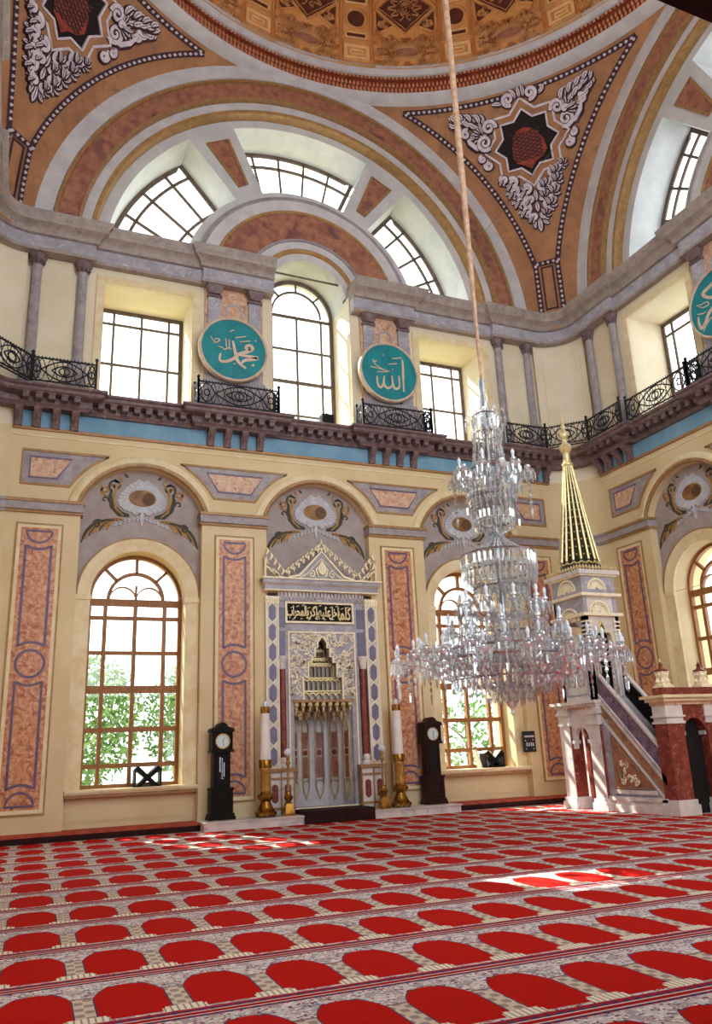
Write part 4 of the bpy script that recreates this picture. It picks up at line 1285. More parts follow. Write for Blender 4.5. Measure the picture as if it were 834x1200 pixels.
S2 = [[(2.61, 12.31), (2.62, 12.08), (2.61, 11.81), (2.6, 11.28)], [(2.47, 11.76), (2.47, 11.44), (2.38, 11.34), (2.3, 11.36), (2.26, 11.53), (2.25, 11.73)], [(2.25, 11.47), (2.21, 11.38), (2.09, 11.32), (2.0, 11.39), (1.98, 11.51), (2.01, 11.69)], [(2.0, 11.57), (1.94, 11.39), (1.86, 11.31), (1.79, 11.4), (1.77, 11.65)], [(2.29, 12.28), (2.59, 12.35)], [(2.16, 12.08), (2.43, 12.14)], [(1.58, 11.91), (1.83, 11.9), (2.18, 11.85)], [(1.68, 12.16), (1.73, 12.01), (1.92, 11.91)], [(1.79, 11.78), (2.12, 11.83)], [(1.99, 12.36), (2.01, 12.32)], [(2.27, 11.93), (2.3, 11.93)], [(1.66, 12.08), (1.79, 12.12)]]
S3 = [[(-1.7, 12.5), (-2.0, 12.46), (-2.34, 12.34), (-2.6, 12.26), (-2.4, 12.04), (-2.0, 11.95)], [(-1.8, 11.75), (-2.1, 11.8), (-2.48, 11.7), (-2.69, 11.46), (-2.83, 11.41), (-2.87, 11.55), (-2.86, 11.74)], [(-2.85, 12.06), (-2.69, 12.01), (-2.52, 11.99), (-2.49, 11.9), (-2.65, 11.9), (-2.8, 12.01)], [(-2.87, 11.82), (-2.71, 11.76), (-2.6, 11.75)], [(-2.0, 11.62), (-2.51, 11.5), (-2.79, 11.29)], [(-1.7, 12.3), (-1.68, 11.4)], [(-2.1, 11.4), (-1.9, 11.25)]]
def catmull(P, n=6):
    if len(P) < 3: return P
    Q = [P[0]] + P + [P[-1]]
    out = []
    for i in range(1, len(Q) - 2):
        for k in range(n):
            t = k / n
            out.append(tuple(0.5 * (2 * Q[i][j] + (Q[i + 1][j] - Q[i - 1][j]) * t + (2 * Q[i - 1][j] - 5 * Q[i][j] + 4 * Q[i + 1][j] - Q[i + 2][j]) * t * t + (3 * Q[i][j] - Q[i - 1][j] - 3 * Q[i + 1][j] + Q[i + 2][j]) * t ** 3) for j in (0, 1)))
    return out + [P[-1]]
def medallion(c, zc, strokes, label, side, widths):
    o = wall_root('calligraphy_medallion', side, label=label, cat='medallion', group='turquoise calligraphy medallions')
    w = -0.30
    MB().plate(arc(c, zc, 0.86, 0, 354, 59), [], w, w + 0.12).obj('board', 'teal', o)
    MB().box(c - 0.006, c + 0.006, w - 0.003, w, zc - 0.85, zc + 0.85).obj('board_joint', nmat('dark_teal_line', '#0A5A66'), o)
    MB().arcsweep(c, zc, [(0.86, w), (0.86, w - 0.03), (0.89, w - 0.045), (0.92, w - 0.03), (0.93, w), (0.93, w + 0.1), (0.86, w + 0.1)], 0, 360, 60).obj('rim', 'script', o)
    MB().box(c - 0.3, c + 0.3, w + 0.12, 0.03, zc - 0.5, zc - 0.4).obj('bracket', 'iron', o)
    b = MB()
    for i, s in enumerate(strokes):
        p = catmull(s)
        wd = widths[0] if i < widths[1] else 0.028
        n = len(p)
        b.ribbon(p, [wd * (0.55 + 0.55 * sin(PI * (k + 0.6) / (n + 0.2))) for k in range(n)], w - 0.012 - 0.0015 * i, w)
    b.obj('lettering', 'script', o)
    return o
medallion(-2.36, 11.77, S1, 'turquoise round board left of the middle upper window, broad crossing letters', 'front', (0.085, 3))
medallion(2.17, 11.83, S2, 'turquoise round board right of the middle upper window, tall upright letter', 'front', (0.065, 4))
medallion(-2.2, 11.83, S3, 'turquoise round board on the right hand wall, cut off by the frame', 'right', (0.085, 2))

# tie rod, wire, small box on the ledge
tr = MB(XZ).tube([(-1.25, 0.4, 14.86), (1.3, 0.4, 14.83)], 0.03, 6).obj('tie_rod', 'steel', label='thin dark iron tie rod across the middle upper window', cat='rod')
MB(XZ).tube([(5.58, 0.0, 17.01), (7.0, -2.2, 18.95), (8.58, -4.43, 21.04)], 0.008, 5).obj('cable', 'steel', label='thin dark cable strung slantwise across the right corner below the dome', cat='cable')
bx = MB(XZ)
bx.box(0.05, 0.4, -0.38, -0.12, 9.95, 10.24)
lamp = bx.obj('floodlight', 'iron', label='small dark floodlight box on the ledge below the middle upper window', cat='floodlight')
MB(XZ).box(0.08, 0.37, -0.395, -0.38, 9.98, 10.21).obj('lens', 'black', lamp)
lb = MB(XZ).box(0.18, 0.27, -0.3, -0.2, 10.24, 10.3).obj('bracket', 'iron', lamp)

# ------------------------------------------------------------------ mihrab
def text_mesh(body, name, mt, x0, x1, z0, z1, y, depth=0.012, parent=None, bold=0.0):
    cu = bpy.data.curves.new(name, 'FONT')
    cu.body = body
    cu.extrude = 0.01
    cu.offset = bold
    o = bpy.data.objects.new(name, cu)
    COL.objects.link(o)
    me = bpy.data.meshes.new_from_object(o.evaluated_get(bpy.context.evaluated_depsgraph_get()))
    bpy.data.objects.remove(o)
    xs = [v.co.x for v in me.vertices]
    ys = [v.co.y for v in me.vertices]
    zs = [v.co.z for v in me.vertices]
    ax, bx_, ay, by, az_, bz = min(xs), max(xs), min(ys), max(ys), min(zs), max(zs)
    for v in me.vertices:
        v.co = (x0 + (v.co.x - ax) / (bx_ - ax) * (x1 - x0), y - (v.co.z - az_) / (bz - az_ or 1) * depth, z0 + (v.co.y - ay) / (by - ay) * (z1 - z0))
    me.materials.clear()
    me.materials.append(MT[mt])
    return link(name, me, parent)

mih = empty('mihrab', (0, 0, 0), label='tall lavender marble prayer niche with gilt muqarnas hood and gold crest', cat='mihrab')
yb, yf = 0.26, -0.06
# body with the niche cut out
NR = 0.76
stepped = [(-NR, 2.72), (-0.52, 2.72), (-0.52, 3.30), (-0.38, 3.30), (-0.38, 3.66), (-0.28, 3.66), (-0.28, 3.80), (-0.2, 3.80), (-0.2, 4.02), (-0.13, 4.02), (-0.13, 4.14), (-0.08, 4.22), (0, 4.30)]
nich = [(-NR, 0.26)] + stepped
nich = nich + [(-x, z) for x, z in nich[::-1][1:]]
MB(XZ).plate([(-1.46, 0.24), (1.46, 0.24), (1.46, 5.2), (-1.46, 5.2)], [nich], 0.0, yb).obj('body', 'lavender', mih)
# concave niche of seven facets
fac = []
for i in range(7):
    t = PI * i / 6
    fac.append((-NR * cos(t), 0.1 + 0.86 * sin(t)))
ni = MB(XZ)
for i in range(6):
    (xa, ya), (xb, yb2) = fac[i], fac[i + 1]
    ni.add([(xa, ya, 0.25), (xb, yb2, 0.25), (xb, yb2, 4.35), (xa, ya, 4.35)], [(0, 1, 2, 3)])
niche = ni.obj('niche', 'niche', mih)
for i in range(6):
    (xa, ya), (xb, yb2) = fac[i], fac[i + 1]
    d = Vector((xb - xa, yb2 - ya, 0))
    L_ = d.length
    d.normalize()
    nn = Vector((d.y, -d.x, 0))
    def FM(u, z, w, o=Vector(((xa + xb) / 2, (ya + yb2) / 2, 0)), d=d, nn=nn):
        q = o + d * u + nn * w
        return (q.x, q.y, z)
    hw = L_ * 0.30
    ar = [(-hw * 0.85, 0.85), (-hw * 0.85, 2.0), (-hw * 0.8, 2.12), (-hw * 0.45, 2.28), (0, 2.42), (hw * 0.45, 2.28), (hw * 0.8, 2.12), (hw * 0.85, 2.0), (hw * 0.85, 0.85), (hw * 0.8, 0.72), (hw * 0.45, 0.56), (0, 0.42), (-hw * 0.45, 0.56), (-hw * 0.8, 0.72)]
    MB(FM).ribbon([(-hw * 0.8, 2.03), (0, 1.98), (hw * 0.8, 2.03)], 0.03, 0.0, 0.03).obj('gilt_arch_frame', 'gold', niche)
    MB(FM).ribbon([(-hw * 0.8, 0.82), (0, 0.87), (hw * 0.8, 0.82)], 0.03, 0.0, 0.03).obj('gilt_arch_frame', 'gold', niche)
    MB(FM).ribbon(ar, 0.035, 0.0, 0.03, True).obj('gilt_arch_frame', 'gold', niche)
    for (z0, z1) in ((0.92, 1.42), (1.62, 2.0)):
        MB(FM).plate(rect(-hw * 0.6, hw * 0.6, z0, z1), [], 0.004, 0.012).obj('red_strip', 'rose_strip', niche)
    MB(FM).plate(arc(0, 1.52, hw * 0.55, 0, 340, 17), [], 0.004, 0.02).obj('porphyry_disc', 'porphyry', niche)
    MB(FM).ribbon(arc(0, 1.52, hw * 0.62, 0, 340, 17), 0.02, 0.0, 0.02, True).obj('gilt_ring', 'pale_gold_relief', niche)
# muqarnas hood: receding tiers of little arched cells
def tier(hw, z0, z1, y0, y1, n, nm='muqarnas_tier'):
    b = MB(XZ)
    b.box(-hw, hw, y0 - 0.01, y1, z1 - 0.03, z1)
    for i in range(n):
        x = -hw + 2 * hw * (i + 0.5) / n
        k = hw / n
        b.ribbon([(x - k, z0)] + [(x + k * cos(rad(a)), z1 - k * 1.2 - 0.04 + k * 1.1 * sin(rad(a))) for a in (180, 140, 90, 40, 0)] + [(x + k, z0)], 0.03, y0, y0 + 0.1)
        b.lathe([(0.0, z0 - 0.1), (0.025, z0 - 0.04), (0.02, z0), (0.035, z0 + 0.03), (0.02, z0 + 0.06), (0.018, z1 - 0.1)], (x - k, y0 + 0.03, 0), 6)
    b.lathe([(0.0, z0 - 0.1), (0.025, z0 - 0.04), (0.02, z0), (0.035, z0 + 0.03), (0.018, z1 - 0.1)], (hw, y0 + 0.03, 0), 6)
    t = b.obj(nm, 'gold', mih)
    bk = MB(XZ).box(-hw, hw, y0 + 0.10, y0 + 0.13, z0, z1).obj('cell_back', 'niche', t)
    return t
tier(0.12, 4.02, 4.16, 0.42, 0.6, 3)
tier(0.19, 3.80, 4.02, 0.34, 0.55, 5)
tier(0.27, 3.66, 3.80, 0.28, 0.5, 6)
tier(0.37, 3.30, 3.66, 0.20, 0.45, 7)
tier(0.50, 2.95, 3.30, 0.12, 0.42, 8)
tier(0.52, 2.72, 2.98, 0.05, 0.40, 6)
hb = MB(XZ)
hb.box(-0.79, 0.79, -0.05, 0.1, 2.70, 2.76)
ho = hb.obj('hood_shelf', 'gilt', mih)
pd_ = MB(XZ)
for r_, n_, z_ in ((0.74, 9, 2.72), (0.66, 8, 2.6), (0.56, 7, 2.5)):
    for i in range(n_):
        t = PI * (i + 0.5) / n_
        x, y = -r_ * cos(t), 0.1 + 0.80 * sin(t) * 0.9 * (r_ / 0.74)
        pd_.lathe([(0.0, -0.24), (0.03, -0.2), (0.022, -0.16), (0.06, -0.1), (0.045, -0.05), (0.075, 0.0)], (x, y, z_), 7)
for i in range(9):
    x = -0.7 + 1.4 * i / 8
    pd_.lathe([(0.0, -0.26), (0.03, -0.2), (0.022, -0.15), (0.065, -0.1), (0.045, -0.04), (0.08, 0.0)], (x, 0.0, 2.72), 7)
pd_.obj('muqarnas_pendants', 'gold', ho, kind='stuff')
# gilt outline and carved spandrels
MB(XZ).ribbon(stepped[1:] + [(-x, z) for x, z in stepped[1:][::-1][1:]], 0.045, -0.035, 0.0).obj('stepped_moulding', 'pale_gold_relief', mih)
fr = MB(XZ)
fr.frame(-0.90, 0.90, 0.26, 4.42, 0.04, -0.03, 0.0)
fr.obj('niche_frame', 'pale_gold_relief', mih)
cv = MB(XZ)
rr_ = random.Random(3)
def inside_step(x, z):
    ax = abs(x)
    lim = 0.52
    for hx, zz in ((0.52, 3.30), (0.38, 3.66), (0.28, 3.80), (0.2, 4.02), (0.13, 4.2), (0.0, 9)):
        lim = hx
        if z < zz: break
    return ax < lim + 0.06
for i in range(430):
    x, z = rr_.uniform(-0.82, 0.82), rr_.uniform(2.85, 4.34)
    if inside_step(x, z): continue
    if rr_.random() < 0.6:
        cv.ribbon(scroll(x, z, 0.075, 1.0, rr_.uniform(0, 360), rr_.choice((-1, 1)), 9), 0.026, -0.02, 0.0)
    else:
        a = rr_.uniform(0, 2 * PI)
        cv.ribbon([(x, z), (x + 0.05 * cos(a), z + 0.05 * sin(a)), (x + 0.09 * cos(a + 0.6), z + 0.09 * sin(a + 0.6))], [0.02, 0.05, 0.01], -0.018, 0.0)
cv.obj('spandrel_carving', 'pale_gold_relief', mih, kind='stuff')
# outer pilasters with chains of lozenge inlays
for s in (-1, 1):
    x = s * 1.325
    p = MB(XZ).box(x - 0.165, x + 0.165, -0.12, 0.1, 1.18, 5.12).obj('outer_pilaster', 'white_marble', mih)
    MB(XZ).frame(x - 0.165, x + 0.165, 1.18, 5.12, 0.03, -0.135, -0.12).obj('gilt_border', 'pale_gold_relief', p)
    for i in range(8):
        zc = 1.46 + 0.485 * i
        hx = [(x - 0.085, zc - 0.13), (x, zc - 0.215), (x + 0.085, zc - 0.13), (x + 0.085, zc + 0.13), (x, zc + 0.215), (x - 0.085, zc + 0.13)]
        MB(XZ).plate(hx, [], -0.135, -0.12).obj('hexagon_inlay', 'hexagon', p)
        for q in (-1, 1):
            MB(XZ).ribbon([(x - 0.12, zc + q * 0.12), (x - 0.09, zc + q * 0.16), (x, zc + q * 0.245), (x + 0.09, zc + q * 0.16), (x + 0.12, zc + q * 0.12)], 0.022, -0.135, -0.12).obj('gilt_chain', 'pale_gold_relief', p)
    cap = MB(XZ).box(x - 0.18, x + 0.18, -0.15, 0.1, 5.10, 5.26)
    for k in range(5): cap.octa((x - 0.14 + 0.07 * k, -0.15, 5.17), 0.035, 0.08)
    cap.obj('capital', 'pale_gold_relief', p)
    # engaged red column in its dark slot
    xc = s * 1.07
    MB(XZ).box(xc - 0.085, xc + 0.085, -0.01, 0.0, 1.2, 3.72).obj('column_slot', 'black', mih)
    co = MB().lathe([(0.07, 1.44), (0.078, 2.3), (0.068, 3.5)], (xc - s * 0.01, -0.06, 0), 14).obj('column', 'porphyry', mih)
    cc = MB().lathe([(0.07, 3.48), (0.09, 3.52), (0.08, 3.58), (0.12, 3.72), (0.13, 3.74), (0.13, 3.8), (0.0, 3.8)], (xc, -0.06, 0), 12)
    cc.lathe([(0.0, 1.18), (0.12, 1.18), (0.12, 1.26), (0.085, 1.3), (0.1, 1.36), (0.075, 1.44)], (xc, -0.06, 0), 12)
    cc.obj('capital_and_base', 'white_marble', co)
    MB(XZ).box(xc - 0.1, xc + 0.1, -0.03, 0.0, 3.8, 4.42).obj('side_panel', 'hexagon', mih)
    MB(XZ).box(xc - 0.1, xc + 0.1, -0.03, 0.0, 4.52, 5.0).obj('side_panel', 'hexagon', mih)
    # pedestal
    xp = s * 1.17
    pe = MB(XZ).box(xp - 0.31, xp + 0.31, -0.2, 0.1, 0.2, 1.14).obj('pedestal', 'white_marble', mih)
    e = MB(XZ)
    e.box(xp - 0.35, xp + 0.35, -0.25, 0.1, 1.12, 1.2)
    e.box(xp - 0.34, xp + 0.34, -0.23, 0.1, 0.96, 1.0)
    e.box(xp - 0.34, xp + 0.34, -0.23, 0.1, 0.3, 0.35)
    for q in (-0.31, 0, 0.31): e.box(xp + q - 0.015, xp + q + 0.015, -0.215, 0.0, 0.2, 1.14)
    e.obj('gilt_moulding', 'gilt', pe)
    for q in (-0.155, 0.155):
        MB(XZ).plate(arc(xp + q, 0.78, 0.075, 0, 180, 10) + arc(xp + q, 0.52, 0.075, 180, 360, 10), [], -0.215, -0.2).obj('oval_inlay', 'porphyry', pe)
# inscription
MB(XZ).frame(-0.97, 0.87, 4.62, 5.16, 0.05, -0.07, 0.0).obj('inscription_frame', 'pale_gold_relief', mih)
ins = MB(XZ).plate(rect(-0.93, 0.83, 4.66, 5.12), [], -0.035, 0.0).obj('inscription_panel', 'black', mih)
AR = ['\uFEDB\uFEE0\uFEE4\uFE8E', '\uFEA9\uFEA7\uFEDE', '\uFECB\uFEE0\uFEF4\uFEEC\uFE8E', '\uFEAF\uFEDB\uFEAE\uFEF3\uFE8E', '\uFE8D\uFEDF\uFEE4\uFEA4\uFEAE\uFE8D\uFE8F']
xr_ = 0.80
for wd, wdt in zip(AR, (0.36, 0.30, 0.40, 0.36, 0.52)):
    text_mesh(wd[::-1], 'inscription_word', 'script_gold', xr_ - wdt, xr_, 4.72, 5.06, -0.036, 0.012, ins, 0.026)
    xr_ -= wdt - 0.055
vm = MB(XZ)
for i in range(11):
    x = -0.82 + 0.15 * i
    z = 5.03 + 0.03 * ((i * 7) % 3 - 1)
    vm.ribbon([(x, z), (x + 0.07, z + 0.03)], 0.018, -0.046, -0.035)
for i in range(8):
    x = -0.78 + 0.21 * i
    vm.ribbon([(x, 4.71 + 0.02 * (i % 2)), (x + 0.06, 4.735)], 0.018, -0.046, -0.035)
vm.obj('vowel_marks', 'script_gold', ins)
# frieze of drops, cornice and crest
MB(XZ).box(-1.15, 1.15, -0.04, 0.1, 5.18, 5.42).obj('drop_frieze', 'lavender', mih)
df = MB(XZ)
for i in range(24):
    x = -1.1 + 2.2 * i / 23
    df.ribbon([(x - 0.04, 5.42), (x - 0.035, 5.28), (x, 5.22), (x + 0.035, 5.28), (x + 0.04, 5.42)], 0.02, -0.08, -0.04)
df.obj('frieze_drops', 'white_marble', mih, kind='stuff')
co = MB(XZ)
co.box(-1.53, 1.53, -0.18, 0.2, 5.42, 5.58)
co.box(-1.58, 1.58, -0.26, 0.2, 5.58, 5.68)
c_ = co.obj('cornice', 'lavender', mih)
cg = MB(XZ)
cg.box(-1.62, 1.62, -0.30, 0.2, 5.68, 5.72)
cg.box(-1.55, 1.55, -0.2, 0.2, 5.40, 5.43)
cg.box(-1.56, 1.56, -0.21, 0.2, 5.56, 5.585)
cg.obj('gilt_fillet', 'pale_gold_relief', c_)
MB(XZ).plate([(-0.78, 5.72), (0.78, 5.72), (0, 6.42)], [], -0.12, -0.06).obj('crest_field', 'lavender', mih)
cr = MB(XZ)
y0, y1 = -0.17, -0.08
cr.ribbon([(-0.9, 5.75), (-0.6, 5.82), (0, 6.46), (0.6, 5.82), (0.9, 5.75)], 0.05, y0, y1)
cr.ribbon([(-0.62, 5.74), (-0.4, 5.86), (0, 6.28), (0.4, 5.86), (0.62, 5.74)], 0.02, y0 + 0.02, y1)
for s in (-1, 1):
    for i in range(7):
        t = (i + 0.3) / 7
        x, z = s * 0.92 * (1 - t), 5.78 + 0.72 * t
        cr.ribbon(scroll(x + s * 0.05, z + 0.08, 0.07, 0.9, 200 if s > 0 else -20, -s, 10), 0.03, y0, y1)
        cr.ribbon([(x, z), (x + s * 0.03, z + 0.14), (x + s * 0.015, z + 0.2)], [0.03, 0.05, 0.015], y0, y1)
    cr.ribbon(scroll(s * 0.28, 5.86, 0.1, 1.2, 90, s, 12), 0.03, y0, y1)
    cr.ribbon([(s * 0.1, 5.8), (s * 0.16, 5.98), (s * 0.05, 6.1)], [0.03, 0.05, 0.02], y0, y1)
    # half crests at the ends
    cr.ribbon([(s * 1.02, 5.74), (s * 1.2, 5.78), (s * 1.45, 6.1), (s * 1.5, 6.3)], 0.04, y0, y1)
    cr.ribbon([(s * 1.5, 5.72), (s * 1.5, 6.3)], 0.035, y0, y1)
    for i in range(5):
        t = i / 4
        x, z = s * (1.08 + 0.4 * t), 5.8 + 0.5 * t
        cr.ribbon([(x, z), (x - s * 0.06, z + 0.1), (x - s * 0.02, z + 0.18)], [0.03, 0.06, 0.02], y0, y1)
        cr.ribbon(scroll(s * (1.2 + 0.24 * t), 5.8 + 0.2 * t, 0.06, 1, 90, s, 8), 0.03, y0, y1)
cr.plate([(0.11 * sin(rad(20 * i)), 6.0 + 0.15 * cos(rad(20 * i))) for i in range(18)], [], y0 - 0.02, y1)
cr.ribbon([(0, 6.15), (0, 6.24)], [0.1, 0.02], y0, y1)
cr.ribbon(arc(0, 6.58, 0.075, -60, 240, 14), 0.035, y0, y1)
cr.ribbon([(0, 6.64), (0, 6.78)], [0.05, 0.015], y0, y1)
cr.ribbon([(0, 6.46), (0, 6.56)], [0.05, 0.03], y0, y1)
cr.obj('gold_crest', 'pale_gold_relief', mih)
# dark carpeted step inside and before the niche
sp_ = MB(XZ).box(-0.86, 0.86, -0.9, 0.6, 0.0, 0.27).obj('carpeted_step', 'dark_cloth', mih)

# ------------------------------------------------------------------ marble plinths, clocks, candlesticks, lamps
def slab(x0, x1, label):
    b = MB(XZ).box(x0, x1, -0.86, 0.0, 0.0, 0.16)
    o = b.obj('marble_plinth', 'white_marble', label=label, cat='plinth', group='marble plinths beside the prayer niche')
    MB(XZ).box(x0 - 0.02, x1 + 0.02, -0.89, 0.0, 0.16, 0.19).obj('top_slab', 'white_marble', o)
    return o
slab(-3.1, -0.86, 'low white marble plinth left of the prayer niche')
slab(0.86, 3.15, 'low white marble plinth right of the prayer niche')

def clock(x, y, mt, label, glass):
    o = empty('longcase_clock', (x, y, 0.19), label=label, cat='clock', group='longcase clocks flanking the prayer niche')
    b = MB(XZ)
    b.box(-0.30, 0.30, -0.19, 0.17, 0.0, 0.07)
    b.box(-0.28, 0.28, -0.17, 0.17, 0.07, 0.13)
    b.box(-0.25, 0.25, -0.15, 0.15, 0.13, 0.62)
    b.box(-0.27, 0.27, -0.165, 0.15, 0.62, 0.67)
    b.obj('base', mt, o)
    MB(XZ).frame(-0.19, 0.19, 0.2, 0.56, 0.03, -0.165, -0.15).obj('base_moulding', mt, o)
    t = MB(XZ)
    t.box(-0.19, 0.19, -0.12, 0.13, 0.67, 1.42)
    to = t.obj('trunk', mt, o)
    MB(XZ).frame(-0.13, 0.13, 0.74, 1.36, 0.025, -0.14, -0.12).obj('trunk_door', mt, to)
    MB(XZ).box(-0.105, 0.105, -0.128, -0.12, 0.765, 1.335).obj('door_glass', 'black', to)
    if glass:
        pn = MB(XZ).box(-0.008, 0.008, -0.136, -0.128, 0.86, 1.3)
        pn.lathe([(0.0, -0.01), (0.05, -0.006), (0.05, 0.006), (0.0, 0.01)], (0, -0.132, 0.86), 12)
        pn.box(-0.06, -0.035, -0.138, -0.128, 1.0, 1.32)
        pn.box(0.03, 0.055, -0.138, -0.128, 0.9, 1.2)
        pn.obj('pendulum', 'silver', to)
    h = MB(XZ)
    h.box(-0.26, 0.26, -0.18, 0.15, 1.42, 1.48)
    h.box(-0.235, 0.235, -0.15, 0.15, 1.48, 1.86)
    h.box(-0.27, 0.27, -0.19, 0.15, 1.86, 1.91)
    h.plate([(-0.27, 1.91), (0.27, 1.91)] + [(0.26, 1.94), (0.15, 1.97)] + arc(0, 1.94, 0.13, 20, 160, 10) + [(-0.15, 1.97), (-0.26, 1.94)], [], -0.17, 0.12)
    for s in (-1, 1): h.lathe([(0.02, 1.48), (0.025, 1.5), (0.018, 1.53), (0.018, 1.82), (0.026, 1.85)], (s * 0.215, -0.165, 0), 8)
    ho = h.obj('hood', mt, o)
    MB(XZ).plate(arc(0, 1.66, 0.15, 0, 350, 35), [], -0.162, -0.15).obj('dial', 'dial', ho)
    MB(XZ).arcsweep(0, 1.66, [(0.15, -0.15), (0.15, -0.175), (0.17, -0.175), (0.175, -0.15)], 0, 360, 36).obj('bezel', 'brass', ho)
    hd = MB(XZ)
    for k in range(12):
        a = rad(30 * k)
        hd.ribbon([(0.115 * cos(a), 1.66 + 0.115 * sin(a)), (0.138 * cos(a), 1.66 + 0.138 * sin(a))], 0.012, -0.165, -0.16)
    hd.ribbon([(0, 1.66), (0.045, 1.735)], 0.012, -0.168, -0.16)
    hd.ribbon([(0, 1.66), (0.02, 1.55)], 0.009, -0.17, -0.16)
    hd.obj('hands', 'ebony', ho)
    return o
clock(-2.62, -0.3, 'ebony', 'black longcase clock left of the prayer niche with visible pendulum', True)
clock(2.72, -0.3, 'mahogany', 'dark longcase clock right of the prayer niche with plain trunk', False)

def candlestick(x, y, label, lc, tilt=0):
    o = empty('floor_candlestick', (x, y, 0.19), label=label, cat='candlestick', group='big floor candlesticks beside the prayer niche')
    b = MB(XZ)
    for k in range(4):
        a = rad(45 + 90 * k)
        b.ball((0.2 * cos(a), 0.2 * sin(a), 0.05), 0.055, 8, 5)
    b.lathe([(0.0, 0.04), (0.25, 0.05), (0.25, 0.1), (0.2, 0.14), (0.17, 0.2), (0.13, 0.28), (0.11, 0.33), (0.17, 0.38), (0.2, 0.43), (0.17, 0.48), (0.12, 0.5), (0.12, 0.54)], (0, 0, 0), 12)
    b.obj('foot', 'brass', o)
    MB().lathe([(0.125, 0.54), (0.13, 0.62), (0.12, 0.7), (0.125, 0.95), (0.14, 1.0), (0.13, 1.05)], (0, 0, 0), 16).obj('shaft', 'old_gold', o)
    MB().lathe([(0.13, 1.04), (0.15, 1.06), (0.15, 1.2), (0.14, 1.22), (0.0, 1.22)], (0, 0, 0), 16).obj('socket', 'brass', o)
    c = empty('giant_candle', (x, y, 0.19 + 1.22), label=lc, cat='candle', group='giant white candles by the prayer niche')
    MB().lathe([(0.0, 0.0), (0.125, 0.0), (0.105, 1.02), (0.0, 1.02)], (0, 0, 0), 18).obj('shaft', 'wax', c)
    MB().lathe([(0.0, 1.02), (0.108, 1.02), (0.108, 1.17), (0.0, 1.17)], (0, 0, 0), 18).obj('collar', 'brass', c)
    MB().lathe([(0.0, 1.17), (0.05, 1.17), (0.06, 1.2), (0.055, 1.25), (0.03, 1.3), (0.0, 1.31)], (0, 0, 0), 12).obj('tip', 'bulb', c)
candlestick(-1.64, -0.5, 'large brass floor candlestick on the left plinth by the black clock', 'giant white candle standing on the left brass floor candlestick')
candlestick(1.72, -0.5, 'large brass floor candlestick on the right plinth by the dark clock', 'giant white candle standing on the right brass floor candlestick')
def small_lamp(x, y, label):
    o = empty('brass_lamp', (x, y, 0.19), label=label, cat='lamp', group='small brass lamps by the prayer niche')
    b = MB(XZ)
    b.box(-0.12, 0.12, -0.12, 0.12, 0.0, 0.05)
    b.frustum((0, 0), 0.11, 0.075, 0.05, 0.26)
    b.lathe([(0.09, 0.26), (0.06, 0.3), (0.1, 0.36), (0.11, 0.4), (0.06, 0.45), (0.05, 0.5), (0.06, 0.52), (0.0, 0.53)], (0, 0, 0), 12)
    b.obj('foot', 'brass', o)
    MB().lathe([(0.045, 0.5), (0.03, 0.55), (0.022, 1.05), (0.05, 1.1), (0.06, 1.15), (0.03, 1.18), (0.05, 1.26), (0.0, 1.27)], (0, 0, 0), 10).obj('stem', 'gilt', o)
    MB().ball((0, 0, 1.36), 0.09, 14, 9).obj('glass_globe', 'bulb', o)
small_lamp(-1.12, -0.55, 'small brass lamp with white globe left of the niche opening')
small_lamp(1.25, -0.55, 'small brass lamp with white globe right of the niche opening')

def bookstand(c, y, label, rz=0):
    o = empty('bookstand', (c, y, 0.95), rz, label=label, cat='bookstand', group='folding bookstands on the window sills')
    for s in (-1, 1):
        b = MB(XZ)
        b.add([(x, q, z) for q in (-0.16, 0.16) for x, z in ((s * -0.27, 0.0), (s * -0.17, 0.0), (s * 0.29, 0.36), (s * 0.21, 0.44))], [(0, 1, 2, 3), (7, 6, 5, 4), (0, 4, 5, 1), (1, 5, 6, 2), (2, 6, 7, 3), (3, 7, 4, 0)])
        b.obj('leaf_board', 'ebony', o)
    MB(XZ).box(-0.05, 0.05, -0.165, 0.165, 0.16, 0.23).obj('hinge_block', 'ebony', o)
    for s in (-1, 1): MB(XZ).box(s * 0.28 - 0.02, s * 0.28 + 0.02, -0.15, 0.15, 0, 0.36).obj('side_board', 'mahogany', o)
    MB(XZ).box(-0.3, 0.3, -0.16, 0.16, 0.0, 0.03).obj('foot_board', 'mahogany', o)
bookstand(-4.12, 0.42, 'dark folding bookstand on the left window sill')
bookstand(4.95, 0.42, 'dark folding bookstand on the right window sill below the chandelier')
bk = MB(XZ)
bk.add([(4.52, 0.3, 0.95), (4.56, 0.3, 0.95), (4.46, 0.35, 1.42), (4.40, 0.35, 1.42), (4.52, 0.5, 0.95), (4.56, 0.5, 0.95), (4.46, 0.52, 1.42), (4.40, 0.52, 1.42)], [(0, 1, 2, 3), (7, 6, 5, 4), (0, 4, 5, 1), (1, 5, 6, 2), (2, 6, 7, 3), (3, 7, 4, 0)])
bko = bk.obj('leaning_book', 'wax', label='pale book leaning beside the bookstand on the right window sill', cat='book')

